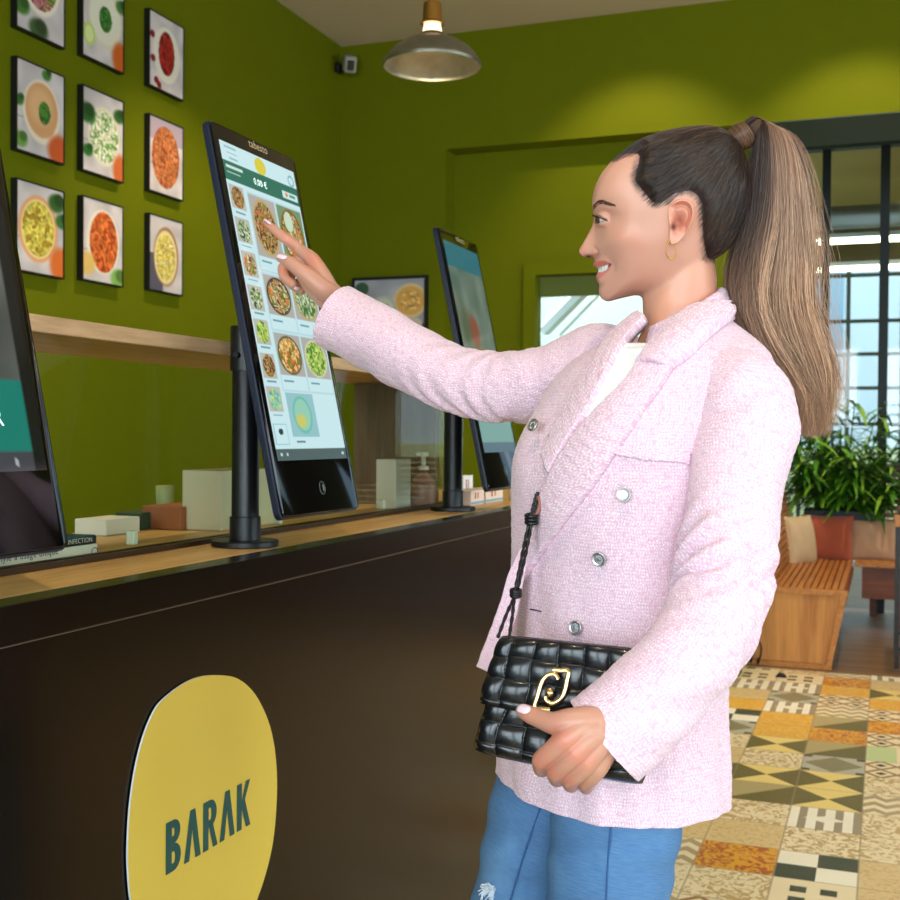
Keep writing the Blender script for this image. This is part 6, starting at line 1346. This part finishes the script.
# strap: two thin twisted cords with knots rising under the lapel
def onchest(px, py, off):
    p, n, _ = lay(px, py, 0); return p+n*off
M['cord'] = mat('black_cord', (16, 17, 20), .4)
_dc = [(lay(x, y, 0)[0]-CAM).dot(Fw) for x, y in ((538,492),(532,518))]; print('strap depth', _dc); dS = _dc[0]-.022
P1 = [W(538,492,dS), W(535.5,505,dS-.003), W(532.5,518,dS-.006), W(528.5,540,dS-.014), W(523,566,min(1.385, dS-.02)), W(516.5,592,1.37), W(507,613,1.345), W(498,637,1.32)]
P2_ = [W(536.5,494,dS), W(533,507,dS-.003), W(530,519,dS-.006), W(525,541,dS-.014), W(520,566,min(1.38, dS-.02)), W(515,592,1.367), W(512.5,615,1.345), W(509,638,1.32)]
for Pn in (P1, P2_):
    K = interp_rings(np.array([list(p)+[0] for p in Pn]), 90)[:, :3]; g = G(); g.tube([Vector(k) for k in K], [.0021+.0004*math.sin(i*1.3) for i in range(90)], 8); mk('strap', g, M['cord'], bag, smooth=True)
K = [W(538.5,496,dS-.003), W(540,505,dS-.005), W(537.5,513,dS-.007), W(532.5,519,dS-.008)]; g = G(); g.tube(K, .0022, 8); mk('strap_end', g, mat('brown_strap_lining', (150, 96, 80), .5), bag, smooth=True)
for (px, py, d_, r_, hh_) in ((531.5,519,dS-.007,.0065,.006), (515.8,593,1.366,.0052,.004)):
    c = onchest(px, py, .018) if d_ is None else W(px, py, d_); g = G()
    for k in range(3): z = (k-1)*hh_*.7; g.tube([c+Rt*(r_*math.cos(a))+Fw*(r_*math.sin(a))+Up*(z+.0012*math.sin(a)) for a in np.linspace(0, 2*PI*.97, 20)], .0024, 8)
    mk('strap_knot', g, M['cord'], bag, smooth=True)
# ================================================================ far edge of the blazer front, hanging open
def sheet3(name, A, B, mt, n=50, m=12, thick=.005):
    A = interp_rings(np.array([list(W(*a))+[0] for a in A]), n)[:, :3]; B = interp_rings(np.array([list(W(*a))+[0] for a in B]), n)[:, :3]; u = np.linspace(0, 1, m)[None, :, None]; P = A[:, None]*(1-u)+B[:, None]*u; nn = np.cross(np.gradient(P, axis=1), np.gradient(P, axis=0)); nn /= np.linalg.norm(nn, axis=2, keepdims=True)+1e-9
    P += nn*(.0006*nz3(P, 260, 5)+.0012*nz3(P, 60, 9))[..., None]; Q = P-nn*thick; g = G(); F = grid_faces(n, m, False)+[f[::-1] for f in grid_faces(n, m, False, n*m)]; o = n*m
    edge = [(0, j) for j in range(m)]+[(i, m-1) for i in range(1, n)]+[(n-1, j) for j in range(m-2, -1, -1)]+[(i, 0) for i in range(n-2, 0, -1)]
    for k in range(len(edge)): a = edge[k][0]*m+edge[k][1]; b = edge[(k+1) % len(edge)]; b = b[0]*m+b[1]; F.append((a, b, o+b, o+a))
    uv = np.stack(np.meshgrid(np.linspace(0, .04, m), np.linspace(0, .2, n)), -1).reshape(-1, 2); g.add(np.concatenate([P.reshape(-1, 3), Q.reshape(-1, 3)]).tolist(), F); mk(name, g, mt, person, smooth=True, uv=np.concatenate([uv]*2))
sheet3('front_edge', [(519,548,1.46),(509,574,1.455),(502,600,1.45),(490,636,1.44),(479.5,668,1.43)], [(530,548,1.47),(524,580,1.45),(518,612,1.44),(508,645,1.42),(492,674,1.41)], M['tweed'])
# ================================================================ JEANS AND SHOES
def denim():
    m = mat('blue_denim', (70, 116, 166), .85); n = N(m); uv = n.new('ShaderNodeUVMap').outputs[0]; v = n.coord()
    a = n.noise(v, 9, 4); mp = n.new('ShaderNodeMapping'); n.link(uv, mp.inputs[0]); mp.inputs['Scale'].default_value = (900, 60, 1); w = n.noise(mp.outputs[0], 1, 3); mp2 = n.new('ShaderNodeMapping'); n.link(uv, mp2.inputs[0]); mp2.inputs['Scale'].default_value = (60, 700, 1); w2 = n.noise(mp2.outputs[0], 1, 2)
    c = n.ramp(a, [(.3, (36, 80, 130)), (.55, (56, 106, 158)), (.75, (94, 142, 186))]); c = n.mix(n.mul(w, .45), c, (60, 104, 156)); c = n.mix(n.mul(w2, .3), c, (160, 198, 226)); n.base(c); n.bump(n.add(w, w2), .4, .0008); return m
M['denim'] = denim()
def leg(K, seed):
    n, m = 220, 110; Kx = interp_rings(K, n); P = np.array([np.array(W(a, b, c)) for a, b, c, r in Kx]); T = np.gradient(P, axis=0); T /= np.linalg.norm(T, axis=1, keepdims=True); U = np.cross(T, np.array(Fw)); U /= np.linalg.norm(U, axis=1, keepdims=True); Wd = np.cross(U, T); th = np.linspace(0, 2*PI, m, endpoint=False)+PI/2; Rm = Kx[:, 3][:, None]*np.ones((n, m)); t = np.linspace(0, 1, n)[:, None]
    Rm += .0022*np.sin(t*120+2*np.sin(th*2+seed))*np.exp(-.5*((t-.52)/.06)**2)+.0016*np.sin(t*60+th*2+seed)
    Gd = P[:, None]+U[:, None]*(np.cos(th)[None, :, None]*Rm[..., None])+Wd[:, None]*(np.sin(th)[None, :, None]*Rm[..., None]); s = np.concatenate([[0], np.cumsum(np.linalg.norm(np.diff(P, axis=0), axis=1))]); uv = np.stack([np.broadcast_to(th[None]*.075, (n, m)), np.broadcast_to(s[:, None], (n, m))], -1)
    garment('jeans_leg', Gd, M['denim'], uv, thick=.002); return Gd
JL = leg([(630,735,1.45,.088),(620,790,1.44,.084),(614,840,1.43,.0785),(608,890,1.42,.0755),(604,960,1.415,.073),(594,1070,1.41,.060),(590,1180,1.43,.058),(588,1300,1.45,.052),(588,1395,1.455,.046)], 1)
JR = leg([(585,735,1.55,.088),(556,790,1.56,.083),(538,840,1.565,.074),(524,890,1.57,.0665),(509,960,1.565,.066),(492,1060,1.56,.058),(496,1160,1.60,.055),(502,1250,1.63,.050),(505,1318,1.635,.045)], 2)
bj = [BVHTree.FromPolygons(q.reshape(-1, 3).tolist(), grid_faces(*q.shape[:2])) for q in (JL, JR)]
def seamline(pts, b, nm='seam', mt=None, r_=.0011, off=.0018):
    P = []
    for x, y in pts:
        h = b.ray_cast(CAM, ray(x, y).normalized()); 
        if h[0] is None: h = b.find_nearest(W(x, y, 1.5))
        n_ = h[1] if h[1].dot(CAM-h[0]) > 0 else -h[1]; P.append(h[0]+n_*off)
    K = interp_rings(np.array([list(p)+[0] for p in P]), 60)[:, :3]; g = G(); g.tube([Vector(k) for k in K], r_, 6); mk(nm, g, mt or M['seam'], person, smooth=True)
M['seam'] = mat('dark_denim_seam', (50, 92, 144), .8)
seamline([(611,826),(609,850),(607,880),(606,912)], bj[0]); seamline([(541,806),(532,832),(522,862),(511,900),(508,915)], bj[1])
# frayed rip above the far knee
g = G(); rp = random.Random(4)
for k in range(70):
    x = rp.uniform(467, 494); y = 889+rp.uniform(-3, 8)+(494-x)*-.12; p = W(x, y, 1.5); h = bj[1].find_nearest(W(x, y, 1.515)); n_ = h[1] if h[1].dot(CAM-h[0]) > 0 else -h[1]; q0 = h[0]+n_*.0012; dirv = (Rt*rp.uniform(-.6, .2)+Up*rp.uniform(-1, .6)+n_*rp.uniform(.1, .6)).normalized(); L = rp.uniform(.004, .012); g.tube([q0, q0+dirv*L*.5+n_*.001, q0+dirv*L-Vector((0, 0, L*.3))], .0005, 4)
mk('frayed_threads', g, mat('white_thread', (226, 234, 242), .9), person)
g = G()
# shoes: rounded white trainers pointing the way she faces
fdir = Fv.copy(); sdir = Sv.copy()
for q, lb in ((W(588,1395,1.455), 1), (W(505,1318,1.635), 2)):
    cx_, cy_ = q.x, q.y; n, m = 40, 28; V = []
    for i in range(n):
        t = i/(n-1); y = -.075+.25*t; wd_ = .036*(math.sin(PI*min(1, max(.02, t*1.0)))**.42)*(1+.12*math.sin(PI*t)); top = .10-.055*sm(.25, .8, t) if t < .98 else .03; top = max(top*(math.sin(PI*min(.5, (1-t)*2.2+.02)))**.5, .012)
        for j in range(m):
            a = 2*PI*j/m; xx = wd_*np.sign(math.cos(a))*abs(math.cos(a))**.7; zz_ = .014+(top)*max(0, math.sin(a))**.75 if math.sin(a) > 0 else .014; V.append(Vector((cx_, cy_, 0))+fdir*y+sdir*xx+Vector((0, 0, zz_)))
    g = G(); g.add(V, [(i*m+j, i*m+(j+1) % m, (i+1)*m+(j+1) % m, (i+1)*m+j) for i in range(n-1) for j in range(m)]+[tuple(range(m)), tuple(range((n-1)*m, n*m))]); sh = mk('shoe', g, mat('white_leather', (232, 230, 226), .5), person, smooth=True)
    ol = [( -.08+.26*t, .041*(math.sin(PI*min(.98, max(.03, t)))**.4)) for t in np.linspace(0, 1, 24)]; ol = [(y, w_) for y, w_ in ol]+[(y, -w_) for y, w_ in ol[::-1]]; g = G(); nO = len(ol); V = [Vector((cx_, cy_, z))+fdir*y+sdir*w_ for z in (.0005, .022) for y, w_ in ol]; g.add(V, [tuple(range(nO))[::-1], tuple(range(nO, 2*nO))]+[(i, (i+1) % nO, nO+(i+1) % nO, nO+i) for i in range(nO)]); mk('sole', g, mat('rubber_sole', (240, 240, 236), .6), sh)
BC = np.concatenate(BCOL)
M['skin'] = attr_mat('skin', rough=.38, sss=.3); _n = N(M['skin']); _n.bump(_n.noise(_n.coord(), 900, 2), .06, .0006)
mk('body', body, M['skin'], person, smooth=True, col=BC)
for o in bpy.data.objects:
    if '_o' in o: del o['_o']
bpy.context.view_layer.update()
